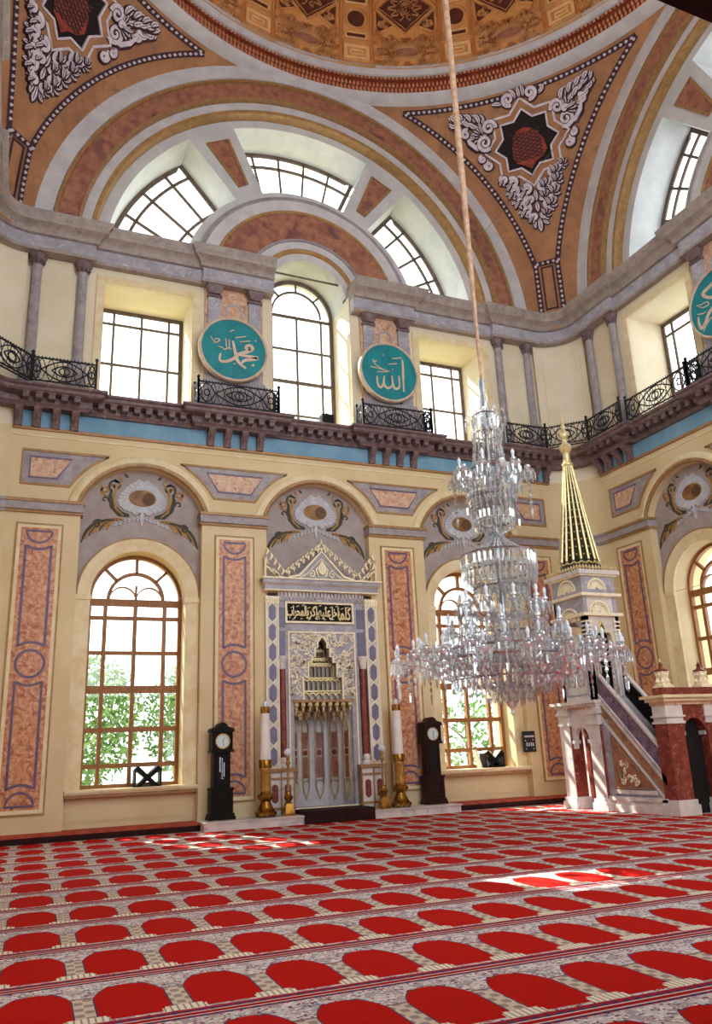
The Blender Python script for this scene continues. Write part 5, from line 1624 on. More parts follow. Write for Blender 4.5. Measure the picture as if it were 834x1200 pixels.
sg = empty('notice_board', (5.87, -0.03, 1.57), label='small black notice board with white text right of the right window', cat='sign')
MB(XZ).box(-0.19, 0.19, -0.025, 0.025, -0.27, 0.27).obj('board', 'sign', sg)
st_ = MB(XZ)
for i in range(9): st_.box(-0.15 + 0.035 * i, -0.125 + 0.035 * i, -0.028, -0.025, 0.11, 0.16)
st_.box(-0.16, 0.16, -0.027, -0.025, 0.145, 0.15)
for i, x in enumerate((-0.09, -0.02, 0.05, 0.11)): st_.box(x - 0.02, x + 0.02, -0.028, -0.025, -0.12, -0.02 - 0.015 * (i % 2))
for x, z in ((-0.13, 0.03), (0.11, 0.04), (-0.12, -0.19), (0.12, -0.19)): st_.box(x - 0.015, x + 0.015, -0.028, -0.025, z - 0.015, z + 0.015)
st_.obj('lettering', 'sign_text', sg)

# ------------------------------------------------------------------ minbar (pulpit)
def YZ(u, z, w): return (w, u, z)
mb = empty('minbar', (0, 0, 0), label='tall marble pulpit with steep stair, arched gate and green and gold spire', cat='pulpit')
TX0, TX1, TY0, TY1 = 5.4, 6.4, -3.5, -2.05
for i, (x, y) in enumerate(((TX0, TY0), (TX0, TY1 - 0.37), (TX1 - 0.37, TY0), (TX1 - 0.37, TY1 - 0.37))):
    c = MB(XZ).box(x, x + 0.37, y, y + 0.37, 0.26, 1.9).obj('sun_whitened_pier', 'white_marble', mb)  # white put in the colour for red porphyry bleached by the sun
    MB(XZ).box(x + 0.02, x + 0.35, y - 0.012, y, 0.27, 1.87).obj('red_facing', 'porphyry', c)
    b = MB(XZ)
    b.box(x - 0.07, x + 0.44, y - 0.07, y + 0.44, 0.0, 0.17)
    b.box(x - 0.04, x + 0.41, y - 0.04, y + 0.41, 0.17, 0.26)
    b.obj('pier_base', 'white_marble', c)
    b = MB(XZ)
    for z0, z1, e in ((1.88, 1.93, 0.03), (1.93, 2.12, 0.01), (2.12, 2.2, 0.05), (2.2, 2.3, 0.02)):
        b.box(x - e, x + 0.37 + e, y - e, y + 0.37 + e, z0, z1)
    b.obj('pier_capital', 'white_marble', c)
ya, yb_ = TY0 + 0.37, TY1 - 0.37
ap = MB(YZ)
ap.plate([(ya, 1.35), (ya + 0.05, 1.35)] + [(-2.775 + 0.28 * cos(rad(a)), 1.55 + 0.3 * sin(rad(a))) for a in range(180, -1, -15)] + [(yb_ - 0.05, 1.35), (yb_, 1.35), (yb_, 2.3), (ya, 2.3)], [], TX0 + 0.06, TX0 + 0.2)
ap.obj('tower_arch', 'white_marble', mb)
q = MB(XZ)
for y in (ya + 0.05, yb_ - 0.05): q.box(TX0 + 0.02, TX0 + 0.22, y - 0.06, y + 0.06, 1.47, 1.55)
q.obj('arch_impost', 'white_marble', mb)
MB(XZ).box(TX0 + 0.5, TX0 + 0.56, ya - 0.1, yb_ + 0.1, 0.0, 2.3).obj('tower_back_wall', 'porphyry', mb)
MB(XZ).box(TX0 + 0.04, TX1 - 0.04, TY0 + 0.02, TY1 - 0.04, 2.24, 2.34).obj('lintel', 'marble_pink', mb)
b = MB(XZ)
b.box(TX0 - 0.06, TX1 + 0.06, TY0 - 0.06, TY1 + 0.06, 2.30, 2.36)
b.box(TX0 - 0.14, TX1 + 0.14, TY0 - 0.10, TY1 + 0.14, 2.36, 2.43)
b.obj('balcony_ledge', 'white_marble', mb)
CX0, CX1, CY0, CY1 = 5.42, 6.42, -3.48, -2.33
# parapet of the balcony
pa = MB(XZ).box(CX0, CX0 + 0.1, CY0, CY1, 2.43, 3.35)
pa.box(CX1 - 0.1, CX1, CY0, CY1, 2.43, 3.35)
pa.box(CX0, CX1, CY1 - 0.1, CY1, 2.43, 3.35)
po = pa.obj('balcony_parapet', 'white_marble', mb)
MB(YZ).frame(CY0 + 0.14, CY1 - 0.14, 2.55, 3.22, 0.04, CX0 - 0.02, CX0).obj('parapet_moulding', 'lavender', po)
sc_ = MB(YZ)
for s in (-1, 1): sc_.ribbon(scroll(-2.905 + s * 0.18, 2.88, 0.17, 1.3, 90, s), 0.03, CX0 - 0.02, CX0)
sc_.obj('parapet_scroll', 'lavender', po)
MB(XZ).box(CX0 - 0.03, CX1 + 0.03, CY0 + 0.02, CY1 + 0.03, 3.33, 3.40).obj('parapet_rail', 'white_marble', po)
for x in (CX0, CX1 - 0.16):
    for y in (CY0, CY1 - 0.16):
        p = MB(XZ).box(x, x + 0.16, y, y + 0.16, 2.43 if y == CY0 else 3.4, 4.42).obj('canopy_post', 'white_marble', mb)
        b = MB(XZ)
        for z in (3.95, 4.05, 4.15, 4.25): b.box(x - 0.015, x + 0.175, y - 0.015, y + 0.175, z, z + 0.04)
        b.obj('post_band', 'pale_gold_relief', p)
# canopy walls with arches
def trefoil(c, hw, z0, zs):
    o = [(c - hw, z0), (c - hw, zs)]
    o += [(c - hw * 0.62 + hw * 0.38 * cos(rad(a)), zs + 0.02 + hw * 0.5 * sin(rad(a))) for a in (180, 150, 120, 90, 60)]
    o += [(c - hw * 0.3, zs + hw * 0.62), (c - hw * 0.32, zs + hw * 0.95), (c - hw * 0.12, zs + hw * 1.3), (c, zs + hw * 1.62)]
    r = [(2 * c - x, z) for x, z in o[:-1][::-1]]
    return o + r
cw = MB(XZ)
cxm = (CX0 + CX1) / 2
cw.plate([(CX0 + 0.02, 2.43), (CX0 + 0.2, 2.43), (CX0 + 0.2, 3.9), (CX0 + 0.2, 3.9)] + trefoil(cxm, 0.24, 2.43, 3.88)[0:0] + [(CX0 + 0.2, 4.42), (CX0 + 0.02, 4.42)], [], CY0 + 0.02, CY0 + 0.12)
cw.plate([(CX0 + 0.02, 3.2), (CX1 - 0.02, 3.2), (CX1 - 0.02, 4.9), (CX0 + 0.02, 4.9)], [trefoil(cxm - 0.05, 0.24, 3.21, 3.88)], CY0 + 0.03, CY0 + 0.12)
cw.plate(rect(CX0 + 0.02, cxm - 0.29, 2.43, 3.25), [], CY0 + 0.03, CY0 + 0.12)
cw.plate(rect(cxm + 0.19, CX1 - 0.02, 2.43, 3.25), [], CY0 + 0.03, CY0 + 0.12)
co_ = cw.obj('canopy_front', 'white_marble', mb)
MB(XZ).ribbon(trefoil(cxm - 0.05, 0.27, 2.5, 3.87), 0.05, CY0 - 0.02, CY0 + 0.04).obj('door_moulding', 'gold', co_)
MB(XZ).box(cxm - 0.35, cxm + 0.3, CY0 + 0.25, CY0 + 0.28, 2.43, 4.4).obj('dark_curtain', 'black', mb)
MB(XZ).box(cxm + 0.19, cxm + 0.225, CY0 - 0.06, CY0 + 0.02, 2.5, 3.75).obj('door_jamb', 'white_marble', co_)
cym = (CY0 + CY1) / 2
for x0 in (CX0, CX1 - 0.1):
    cs = MB(YZ)
    cs.plate([(CY0, 3.9), (CY0, 4.9), (CY1, 4.9), (CY1, 3.9)][::1], [[(cym - 0.38, 3.901)] + [(cym + 0.38 * cos(rad(a)), 3.95 + 0.38 * sin(rad(a))) for a in range(180, -1, -15)] + [(cym + 0.38, 3.901)]], x0, x0 + 0.1)
    cs.obj('canopy_side', 'lavender', mb)
MB(XZ).box(CX0, CX1, CY1 - 0.08, CY1, 4.3, 4.9).obj('canopy_back', 'lavender', mb)
def fan_relief(mp, c, zc, r, w0, w1, parent):
    b = MB(mp)
    b.ribbon(arc(c, zc, r, 0, 180, 14), 0.05, w0, w1)
    b.ribbon(arc(c, zc, r * 0.78, 0, 180, 14), 0.02, w0, w1)
    for k in range(7):
        a = rad(15 + 25 * k)
        b.ribbon([(c + 0.05 * cos(a), zc + 0.05 * sin(a)), (c + r * 0.7 * cos(a), zc + r * 0.7 * sin(a))], [0.03, 0.08], w0 + (w1 - w0) * 0.3, w1)
    b.obj('arch_relief', 'pale_gold_relief', parent)
fan_relief(XZ, cxm - 0.05, 4.48, 0.28, CY0 - 0.02, CY0 + 0.04, co_)
fan_relief(YZ, cym, 4.30, 0.34, CX0 - 0.03, CX0 + 0.01, mb)
up_ = MB(XZ).box(CX0, CX1, CY0, CY1, 4.9, 5.42).obj('canopy_upper', 'lavender', mb)
fan_relief(XZ, cxm - 0.05, 5.05, 0.26, CY0 - 0.02, CY0 + 0.01, up_)
fan_relief(YZ, cym, 5.03, 0.32, CX0 - 0.02, CX0 + 0.01, up_)
for z0, z1, e, m in ((4.40, 4.47, 0.09, 'pale_gold_relief'), (4.88, 4.95, 0.10, 'pale_gold_relief'), (5.38, 5.42, 0.06, 'pale_gold_relief'), (5.42, 5.52, 0.12, 'white_marble')):
    MB(XZ).box(CX0 - e, CX1 + e, CY0 - e, CY1 + e, z0, z1).obj('canopy_cornice', m, mb)
ct = MB(XZ)
for i in range(12):
    for x, y in ((CX0 - 0.08 + 1.16 * (i + 0.5) / 12, CY0 - 0.08), (CX0 - 0.08 + 1.16 * (i + 0.5) / 12, CY1 + 0.08), (CX0 - 0.08, CY0 - 0.08 + 1.31 * (i + 0.5) / 12), (CX1 + 0.08, CY0 - 0.08 + 1.31 * (i + 0.5) / 12)):
        ct.octa((x, y, 5.585), 0.05, 0.08)
ct.obj('cresting', 'gold', mb, kind='stuff')
# spire
SX, SY = 5.92, -2.92
spi = MB().lathe([(0.50, 5.52), (0.52, 5.7), (0.46, 5.78), (0.10, 8.45)], (SX, SY, 0), 16).obj('spire', 'spire_green', mb)
for k in range(16):
    a = 2 * PI * (k + 0.5) / 16
    MB().tube([(SX + 0.485 * cos(a), SY + 0.485 * sin(a), 5.84), (SX + 0.30 * cos(a), SY + 0.30 * sin(a), 7.05), (SX + 0.115 * cos(a), SY + 0.115 * sin(a), 8.42)], [0.034, 0.028, 0.02], 6).obj('gold_rib', 'gold', spi)
dm = MB()
for k in range(16):
    a = 2 * PI * k / 16
    dm.tube([(SX + 0.475 * cos(a + t), SY + 0.475 * sin(a + t), 5.80 - 0.06 * cos(t * 8)) for t in (-0.19, -0.1, 0, 0.1, 0.19)], 0.025, 5)
    for j in range(12):
        z = 5.98 + 0.2 * j
        r = 0.465 - (z - 5.78) / 2.67 * 0.36
        dm.octa((SX + r * cos(a), SY + r * sin(a), z), 0.03 - 0.0012 * j, 0.03 - 0.0012 * j)
dm.obj('gold_studs', 'gold', spi, kind='stuff')
MB().lathe([(0.10, 8.40), (0.15, 8.45), (0.15, 8.5), (0.10, 8.55), (0.09, 8.8), (0.14, 8.86), (0.17, 8.95), (0.14, 9.04), (0.07, 9.1), (0.06, 9.2), (0.11, 9.27), (0.12, 9.34), (0.08, 9.42), (0.04, 9.48), (0.06, 9.55), (0.05, 9.62), (0.02, 9.7), (0.035, 9.78), (0.0, 9.95)], (SX, SY, 0), 14).obj('finial', 'gold', spi)
# stair flank, seen from the hall
SXF = 5.5
def band(y0, z0a, z0b, z1a, z1b, nm, mt, w0, w1, parent=None, y1=-5.32, ya_=-3.5):
    return MB(YZ).plate([(ya_, z0a), (y1, z0b), (y1, z1b), (ya_, z1a)], [], w0, w1).obj(nm, mt, parent or mb)
for nm_, X0, far in (('near', 5.5, False), ('far', 6.42, True)):
    w0, w1 = (X0, X0 + 0.1) if not far else (X0 - 0.1, X0)
    pz = band(0, 2.54, 0.72, 3.02, 1.20, 'stair_parapet', 'purple_marble', w0 + 0.02, w1 - 0.02)
    band(0, 3.0, 1.18, 3.07, 1.25, 'hand_rail', 'white_marble', w0, w1, pz)
    band(0, 2.50, 0.68, 2.56, 0.74, 'lower_rail', 'white_marble', w0 - 0.02, w1 + 0.02, pz)
    if far:
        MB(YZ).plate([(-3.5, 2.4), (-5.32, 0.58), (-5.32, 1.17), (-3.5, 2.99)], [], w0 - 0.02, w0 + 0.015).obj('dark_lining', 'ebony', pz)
fl_ = MB(YZ).plate([(-3.5, 0.28), (-5.32, 0.28), (-5.32, 0.70), (-3.5, 2.52)], [], 5.53, 6.40).obj('stair_body', 'lavender', mb)
band(0, 2.38, 0.56, 2.52, 0.70, 'string_moulding', 'white_marble', 5.48, 5.54, fl_)
ob = band(0, 2.08, 0.26, 2.38, 0.56, 'string_band', 'ochre', 5.505, 5.54, fl_)
for i in range(7):
    t = (i + 0.6) / 7.2
    y, z = -3.5 - 1.82 * t, 2.23 - 1.82 * t
    MB(YZ).plate([(y + 0.11, z + 0.12), (y + 0.03, z - 0.05), (y - 0.11, z - 0.12), (y - 0.03, z + 0.05)], [], 5.49, 5.51).obj('diamond_inlay', 'marble_brown', fl_)
band(0, 1.96, 0.28, 2.08, 0.3, 'string_moulding', 'white_marble', 5.485, 5.54, fl_, -5.2)
MB(XZ).box(5.49, 5.54, -3.72, -3.5, 0.28, 1.98).obj('flank_stile', 'lavender', fl_)
tri = MB(YZ).plate([(-3.76, 0.50), (-4.92, 0.50), (-3.76, 1.60)], [], 5.515, 5.54).obj('flank_panel', 'marble_brown', fl_)
MB(YZ).ribbon([(-3.76, 0.50), (-4.92, 0.50), (-3.76, 1.60)], 0.06, 5.49, 5.53, True).obj('panel_moulding', 'gilt', tri)
tv = MB(YZ)
r5 = random.Random(5)
for i in range(26):
    y, z = r5.uniform(-4.45, -3.92), r5.uniform(0.62, 1.12)
    if z - 0.6 > (y + 4.52) * 1.0: continue
    tv.ribbon(scroll(y, z, 0.07, 1, r5.uniform(0, 360), r5.choice((-1, 1)), 8), 0.035, 5.495, 5.52)
tv.obj('panel_carving', 'pale_gold_relief', tri)
pl = MB(XZ)
pl.box(5.44, 6.46, -5.3, -3.45, 0.0, 0.14)
pl.box(5.47, 6.44, -5.3, -3.45, 0.14, 0.24)
pl.box(5.44, 6.46, -5.3, -3.45, 0.24, 0.32)
pl.box(5.48, 5.56, -4.98, -3.72, 0.38, 0.46)
pl.obj('stair_plinth', 'white_marble', mb)
for i in range(9):
    y = -5.3 + 0.2 * (i + 0.5)
    MB(XZ).box(5.6, 6.3, y - 0.1, y + 0.1, 0.3, 0.32 + 0.22 * (i + 1)).obj('stair_step', 'dark_cloth', mb)
# gate
GX = (5.48, 6.56)
for x in GX:
    p = MB(XZ).box(x, x + 0.44, -5.56, -5.2, 0.3, 1.82).obj('gate_pier', 'porphyry', mb)
    b = MB(XZ)
    b.box(x - 0.07, x + 0.51, -5.63, -5.13, 0.0, 0.2)
    b.box(x - 0.04, x + 0.48, -5.60, -5.16, 0.2, 0.3)
    b.obj('pier_base', 'white_marble', p)
    b = MB(XZ)
    for z0, z1, e in ((1.80, 1.85, 0.035), (1.85, 1.93, 0.008), (1.93, 1.97, 0.045), (1.97, 2.18, 0.012)):
        b.box(x - e, x + 0.44 + e, -5.56 - e, -5.2 + e, z0, z1)
    b.obj('pier_capital', 'white_marble', p)
    f = MB(XZ)
    zf = 2.54
    xc_ = x + 0.22
    f.box(xc_ - 0.15, xc_ + 0.15, -5.53, -5.23, zf, zf + 0.05)
    f.frustum((xc_, -5.38), 0.13, 0.07, zf + 0.05, zf + 0.14)
    f.frustum((xc_, -5.38), 0.07, 0.11, zf + 0.14, zf + 0.34)
    for k in range(8):
        a = 2 * PI * k / 8
        f.octa((xc_ + 0.12 * cos(a), -5.38 + 0.12 * sin(a), zf + 0.13), 0.045, 0.08)
        f.octa((xc_ + 0.10 * cos(a + 0.3), -5.38 + 0.10 * sin(a + 0.3), zf + 0.27), 0.04, 0.07)
    fo = f.obj('gate_finial', 'pale_gold_relief', mb)
    MB().lathe([(0.125, zf + 0.34), (0.14, zf + 0.37), (0.07, zf + 0.40), (0.04, zf + 0.44), (0.05, zf + 0.48), (0.02, zf + 0.53), (0.0, zf + 0.55)], (xc_, -5.38, 0), 10).obj('cap', 'porphyry', fo)
    MB().lathe([(0.0, zf + 0.52), (0.025, zf + 0.55), (0.0, zf + 0.64)], (xc_, -5.38, 0), 8).obj('tip', 'gold', fo)
ga = MB(XZ).plate([(5.9, 1.5), (5.93, 1.5)] + [(6.24 + 0.29 * cos(rad(a)), 1.62 + 0.29 * sin(rad(a))) for a in range(180, -1, -15)] + [(6.55, 1.5), (6.58, 1.5), (6.58, 2.18), (5.9, 2.18)], [], -5.54, -5.3).obj('gate_arch', 'porphyry', mb)
b = MB(XZ)
for x in (5.93, 6.55): b.box(x - 0.05, x + 0.05, -5.53, -5.24, 1.56, 1.64)
b.obj('arch_impost', 'white_marble', ga)
MB(XZ).box(5.9, 6.6, -5.36, -5.33, 0.0, 1.95).obj('gate_curtain', 'black', mb)
b = MB(XZ)
b.box(5.44, 7.04, -5.60, -5.16, 2.18, 2.25)
go = b.obj('gate_entablature', 'marble_pink', mb)
b = MB(XZ)
b.box(5.38, 7.10, -5.66, -5.10, 2.25, 2.32)
b.box(5.31, 7.17, -5.73, -5.03, 2.32, 2.38)
b.obj('gate_cornice', 'cream_trim', go)
MB(XZ).box(5.5, 6.98, -5.52, -5.24, 2.38, 2.54).obj('gate_attic', 'porphyry', mb)

# ------------------------------------------------------------------ chandelier
CH = empty('chandelier', (-0.25, -8.5, 0), label='huge tiered crystal chandelier hanging on a long wrapped rod', cat='chandelier')
MB().lathe([(0.028, 7.35), (0.03, 8.2), (0.045, 9.5), (0.058, 11.5), (0.06, 30.9)], (0, 0, 0), 8).obj('suspension_rod', 'rope', CH)
MB().lathe([(0.0, 2.3), (0.045, 2.35), (0.045, 3.0), (0.07, 3.1), (0.045, 3.2), (0.04, 5.1), (0.035, 6.4), (0.07, 6.5), (0.05, 6.62), (0.09, 6.7), (0.05, 6.8), (0.07, 6.95), (0.04, 7.1), (0.055, 7.25), (0.055, 7.36)], (0, 0, 0), 10).obj('central_stem', 'silver', CH)
RC = random.Random(11)
prism_b = MB()
prism_b.v = [(0, 0, 0), (0.022, 0, -0.04), (0, 0.022, -0.04), (-0.022, 0, -0.04), (0, -0.022, -0.04), (0.016, 0, -0.14), (0, 0.016, -0.14), (-0.016, 0, -0.14), (0, -0.016, -0.14), (0, 0, -0.19)]
prism_b.f = [(0, 1, 2), (0, 2, 3), (0, 3, 4), (0, 4, 1)] + [(i, i % 4 + 5 - 0 if False else i + 4, (i % 4) + 5, (i % 4) + 1) for i in (1, 2, 3, 4)] + [(9, 6, 5), (9, 7, 6), (9, 8, 7), (9, 5, 8)]
prism_me = prism_b.mesh('prism', 'crystal', 10)
def put_prism(b, x, y, z, s=1.0):
    k = len(b.v)
    b.v += [(x + v[0] * s, y + v[1] * s, z + v[2] * s) for v in prism_b.v]
    b.f += [tuple(i + k for i in f) for f in prism_b.f]
def strand(b, p, q, n, r=0.02):
    for i in range(n):
        t = (i + 0.5) / n
        sag = 0
        b.octa((p[0] + (q[0] - p[0]) * t, p[1] + (q[1] - p[1]) * t, p[2] + (q[2] - p[2]) * t), r * RC.uniform(0.8, 1.2), r * 1.2)
def ringpts(r, n, ph=0): return [(r * cos(2 * PI * (i + ph) / n), r * sin(2 * PI * (i + ph) / n)) for i in range(n)]
def hoop(r, z, nm='hoop', t=0.016):
    return MB().tube([(x, y, z) for x, y in ringpts(r, 36)], t, 5, True).obj(nm, 'silver', CH)
NP_ = [0]
def prism_ring(r, z, n, s, ph=0.0, stuff=None):
    for x, y in ringpts(r, n, ph):
        if NP_[0] < 296 and stuff is None:
            o = link('prism', prism_me, CH)
            o.location = (x, y, z)
            o.rotation_euler = (0, 0, math.atan2(y, x))
            o.scale = (s, s, s)
            NP_[0] += 1
        else:
            put_prism(stuff if stuff is not None else EX, x, y, z, s)
EX = MB()
# crown and the tall strand column
hoop(0.2, 6.72); hoop(0.22, 6.40); hoop(0.27, 5.76)
prism_ring(0.20, 6.72, 14, 1.5); prism_ring(0.13, 6.85, 10, 1.1, 0.5); prism_ring(0.24, 6.48, 14, 1.2, 0.5, EX)
b = MB()
for k in range(18):
    a = 2 * PI * k / 18
    strand(b, (0.20 * cos(a), 0.20 * sin(a), 6.40), (0.27 * cos(a), 0.27 * sin(a), 5.78), 15, 0.024)
for k in range(8):
    a = 2 * PI * k / 8
    b.tube([(0.16 * cos(a), 0.16 * sin(a), 6.72), (0.30 * cos(a), 0.30 * sin(a), 6.80), (0.33 * cos(a), 0.33 * sin(a), 6.70)], 0.012, 5)
    put_prism(b, 0.33 * cos(a), 0.33 * sin(a), 6.68, 1.1)
b.obj('upper_strands', 'crystal', CH, kind='stuff')
# upper bowl with its small arms
hoop(0.40, 5.74); hoop(0.36, 5.3)
prism_ring(0.40, 5.74, 30, 1.5); prism_ring(0.39, 5.56, 30, 1.3, 0.5, EX); prism_ring(0.37, 5.42, 28, 1.2, 0.0, EX); prism_ring(0.30, 5.32, 18, 1.5, 0.0, EX)
b = MB()
for k in range(16):
    a = 2 * PI * k / 16
    strand(b, (0.38 * cos(a), 0.38 * sin(a), 5.46), (0.06 * cos(a), 0.06 * sin(a), 5.14), 12, 0.022)
b.obj('upper_bowl', 'crystal', CH, kind='stuff')
arm_no = [0]
def arm(a, r0, r1, z0, dip, z1, candle=True, drop=3, t=0.018):
    A = empty('arm', (0, 0, 0), a)
    A.parent = CH
    pts = []
    for i in range(11):
        k = i / 10
        r = r0 + (r1 - r0) * k
        z = z0 + (z1 - z0) * k - dip * sin(PI * min(1, k * 1.15)) + (0.0 if k < 0.85 else 0)
        pts.append((r, 0, z))
    key = (r0, r1, z0, dip, z1, candle, drop)
    if key not in ARM:
        tb = MB().tube(pts, t, 6).mesh('curved_tube', 'crystal', 60)
        pn = MB().lathe([(0.0, z1 - 0.04), (0.03, z1 - 0.03), (0.10, z1 + 0.03), (0.11, z1 + 0.05), (0.03, z1 + 0.03), (0.025, z1 + 0.08), (0.05, z1 + 0.10), (0.05, z1 + 0.13), (0.0, z1 + 0.13)], (r1, 0, 0), 10).mesh('drip_pan', 'crystal', 40)
        cn = MB().lathe([(0.022, z1 + 0.13), (0.022, z1 + 0.19), (0.028, z1 + 0.2), (0.03, z1 + 0.24), (0.0, z1 + 0.29)], (r1, 0, 0), 8).mesh('candle_bulb', 'bulb')
        pdn = MB()
        for q in range(6): put_prism(pdn, r1 + 0.10 * cos(2 * PI * q / 6), 0.10 * sin(2 * PI * q / 6), z1 + 0.03, 0.9)
        z = z1 - 0.04
        for q in range(drop):
            pdn.octa((r1, 0, z - 0.05), 0.035, 0.055)
            z -= 0.10
        put_prism(pdn, r1, 0, z, 1.1)
        ARM[key] = (tb, pn, cn, pdn.mesh('pendant', 'crystal', 10))
    tb, pn, cn, pdm = ARM[key]
    link('curved_tube', tb, A); link('drip_pan', pn, A); link('pendant', pdm, A)
    if candle: link('candle_bulb', cn, A)
    return A
ARM = {}
for k in range(6): arm(2 * PI * (k + 0.25) / 6, 0.06, 0.60, 5.22, 0.02, 5.62, False, 5)
for k in range(6): arm(2 * PI * (k + 0.75) / 6, 0.06, 0.50, 5.24, 0.02, 5.70, True, 1)
# second small tier, bell of strands, basket
hoop(0.30, 5.10); hoop(0.30, 4.92)
prism_ring(0.31, 5.10, 26, 1.2); prism_ring(0.31, 4.97, 26, 1.1, 0.5, EX)
b = MB()
for k in range(14):
    a = 2 * PI * k / 14
    strand(b, (0.28 * cos(a), 0.28 * sin(a), 4.80), (0.06 * cos(a), 0.06 * sin(a), 4.70), 6, 0.02)
for k in range(22):
    a = 2 * PI * k / 22
    pts = [(0.08 + 0.44 * (i / 8) ** 1.6, 4.72 - 0.36 * i / 8) for i in range(9)]
    for i in range(8):
        strand(b, (pts[i][0] * cos(a), pts[i][0] * sin(a), pts[i][1]), (pts[i + 1][0] * cos(a), pts[i + 1][0] * sin(a), pts[i + 1][1]), 2, 0.022)
b.obj('bell_strands', 'crystal', CH, kind='stuff')
hoop(0.57, 4.36); hoop(0.55, 4.10); hoop(0.42, 3.84)
prism_ring(0.57, 4.36, 40, 1.3); prism_ring(0.57, 4.22, 40, 1.3, 0.5, EX); prism_ring(0.55, 4.08, 38, 1.2, 0.0, EX); prism_ring(0.40, 3.88, 22, 1.5, 0, EX)
b = MB()
for k in range(24):
    a = 2 * PI * k / 24
    strand(b, (0.54 * cos(a), 0.54 * sin(a), 4.08), (0.40 * cos(a), 0.40 * sin(a), 3.86), 5, 0.024)
    strand(b, (0.40 * cos(a), 0.40 * sin(a), 3.86), (0.05 * cos(a), 0.05 * sin(a), 3.80), 7, 0.02)
b.obj('basket', 'crystal', CH, kind='stuff')
# middle arms
for k in range(10): arm(2 * PI * k / 10, 0.08, 0.64, 3.45, 0.12, 3.52, True, 2)
for k in range(10): arm(2 * PI * (k + 0.5) / 10, 0.08, 0.86, 3.18, 0.12, 3.18, True, 2)
hoop(0.62, 3.12); hoop(0.86, 2.92, t=0.02); hoop(1.15, 2.74, t=0.022)
prism_ring(0.62, 3.12, 36, 1.2); prism_ring(0.86, 2.92, 48, 1.2); prism_ring(0.74, 3.02, 40, 1.2, 0.5, EX)
# great ring of arms
for k in range(18): arm(2 * PI * (k + 0.3) / 18, 0.30, 1.68, 2.78, 0.16, 2.72, True, 3, 0.022)
for k in range(18): arm(2 * PI * (k + 0.8) / 18, 0.30, 1.32, 2.84, 0.14, 2.86, True, 2, 0.02)
prism_ring(1.15, 2.74, 64, 1.2); prism_ring(1.0, 2.66, 54, 1.1, 0.5, EX)
b = MB()
prof = [(1.15, 2.72), (1.05, 2.58), (0.85, 2.48), (0.6, 2.40), (0.35, 2.35)]
for k in range(46):
    a = 2 * PI * k / 46
    for (ra, za), (rb, zb) in zip(prof[:-1], prof[1:]):
        if ra < 0.7 and k % 2: continue
        strand(b, (ra * cos(a), ra * sin(a), za), (rb * cos(a), rb * sin(a), zb), 4, 0.03)
for k in range(30):
    a = 2 * PI * k / 30
    strand(b, (0.62 * cos(a), 0.62 * sin(a), 3.08), (1.12 * cos(a), 1.12 * sin(a), 2.76), 9, 0.024)
    strand(b, (0.40 * cos(a), 0.40 * sin(a), 3.80), (0.62 * cos(a), 0.62 * sin(a), 3.14), 9, 0.02)
b.obj('great_bowl', 'crystal', CH, kind='stuff')
hoop(0.85, 2.47); hoop(0.35, 2.36)
prism_ring(0.85, 2.50, 40, 1.2, 0, EX); prism_ring(0.60, 2.42, 28, 1.2, 0, EX); prism_ring(0.34, 2.38, 18, 1.5, 0, EX); prism_ring(0.18, 2.30, 10, 1.3, 0, EX)
for _ in range(160):
    a, r = RC.uniform(0, 2 * PI), RC.uniform(0.3, 1.4)
    put_prism(EX, r * cos(a), r * sin(a), RC.uniform(2.62, 3.15) + 0.25 * (1.4 - r), RC.uniform(0.6, 1.1))
EX.obj('small_prisms', 'crystal', CH, kind='stuff')
MB().lathe([(0.0, 1.92), (0.03, 1.97), (0.02, 2.02), (0.07, 2.08), (0.085, 2.13), (0.04, 2.17), (0.06, 2.2), (0.14, 2.26), (0.16, 2.31), (0.06, 2.35), (0.0, 2.36)], (0, 0, 0), 12).obj('bottom_finial', 'crystal', CH)

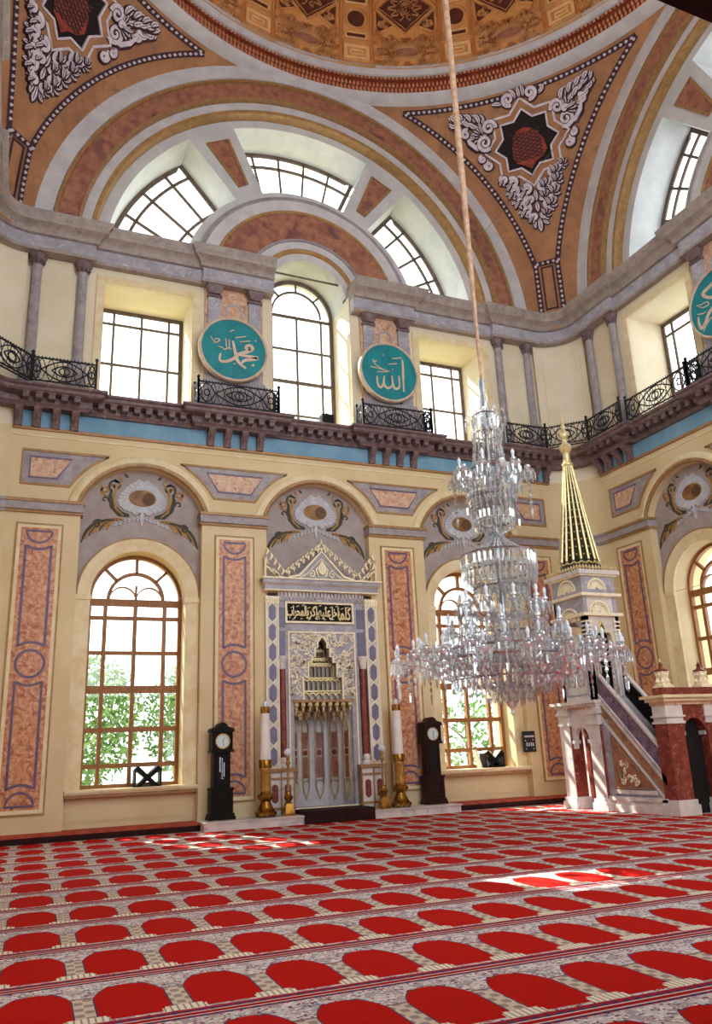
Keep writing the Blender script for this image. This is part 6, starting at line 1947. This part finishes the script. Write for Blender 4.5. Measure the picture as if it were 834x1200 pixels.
# ------------------------------------------------------------------ garden outside the windows
def tree(x, y, z0, h, r, n, seed, label, trunk=0.12, flat=1.0, sz=0.22):
    R = random.Random(seed)
    o = empty('garden_tree', (x, y, z0), label=label, cat='tree', group='trees in the garden outside')
    tb = MB().tube([(0, 0, -0.2), (0.05, 0.03, h * 0.35), (-0.04, 0.0, h * 0.62), (0, 0, h * 0.9)], [trunk, trunk * 0.8, trunk * 0.6, trunk * 0.25], 7)
    for k in range(5):
        a = R.uniform(0, 2 * PI)
        tb.tube([(0, 0, h * (0.45 + 0.07 * k)), (r * 0.4 * cos(a), r * 0.4 * sin(a), h * (0.6 + 0.06 * k)), (r * 0.7 * cos(a), r * 0.7 * sin(a), h * (0.68 + 0.05 * k))], [trunk * 0.4, trunk * 0.25, trunk * 0.1], 5)
    tb.obj('trunk', 'bark', o)
    b = MB()
    for i in range(n):
        a, u_, q = R.uniform(0, 2 * PI), R.uniform(-1, 1), R.uniform(0.25, 1) ** 0.5
        s = math.sqrt(1 - u_ * u_)
        c = Vector((q * r * s * cos(a), q * r * s * sin(a), h * 0.66 + q * r * flat * u_))
        d1 = Vector((R.uniform(-1, 1), R.uniform(-1, 1), R.uniform(-1, 1))).normalized() * sz * R.uniform(0.6, 1.2)
        d2 = d1.cross(Vector((R.uniform(-1, 1), R.uniform(-1, 1), R.uniform(-1, 1)))).normalized() * sz * 0.4
        k = len(b.v)
        b.v += [tuple(c - d1), tuple(c + d2), tuple(c + d1), tuple(c - d2)]
        b.f += [(k, k + 1, k + 2, k + 3)]
    b.obj('foliage', 'leaves', o, kind='stuff')
    return o
tree(-5.2, 7.5, -1.0, 5.6, 2.1, 4200, 1, 'round leafy tree seen in the left half of the left window', sz=0.13)
tree(-1.0, 8.8, -1.0, 5.6, 2.1, 4200, 2, 'round leafy tree seen in the right half of the left window', sz=0.13)
tree(6.5, 9.5, -1.0, 4.4, 1.8, 500, 3, 'thin pale tree seen low in the right window', sz=0.18)
tree(10.5, 11.0, -1.0, 4.6, 1.8, 600, 4, 'thin leafy tree beyond the right window', sz=0.18)
tree(-8.4, 12.2, -1.0, 22.0, 2.4, 420, 5, 'tall slim tree shading the left window', 0.22, 1.2, 0.32)
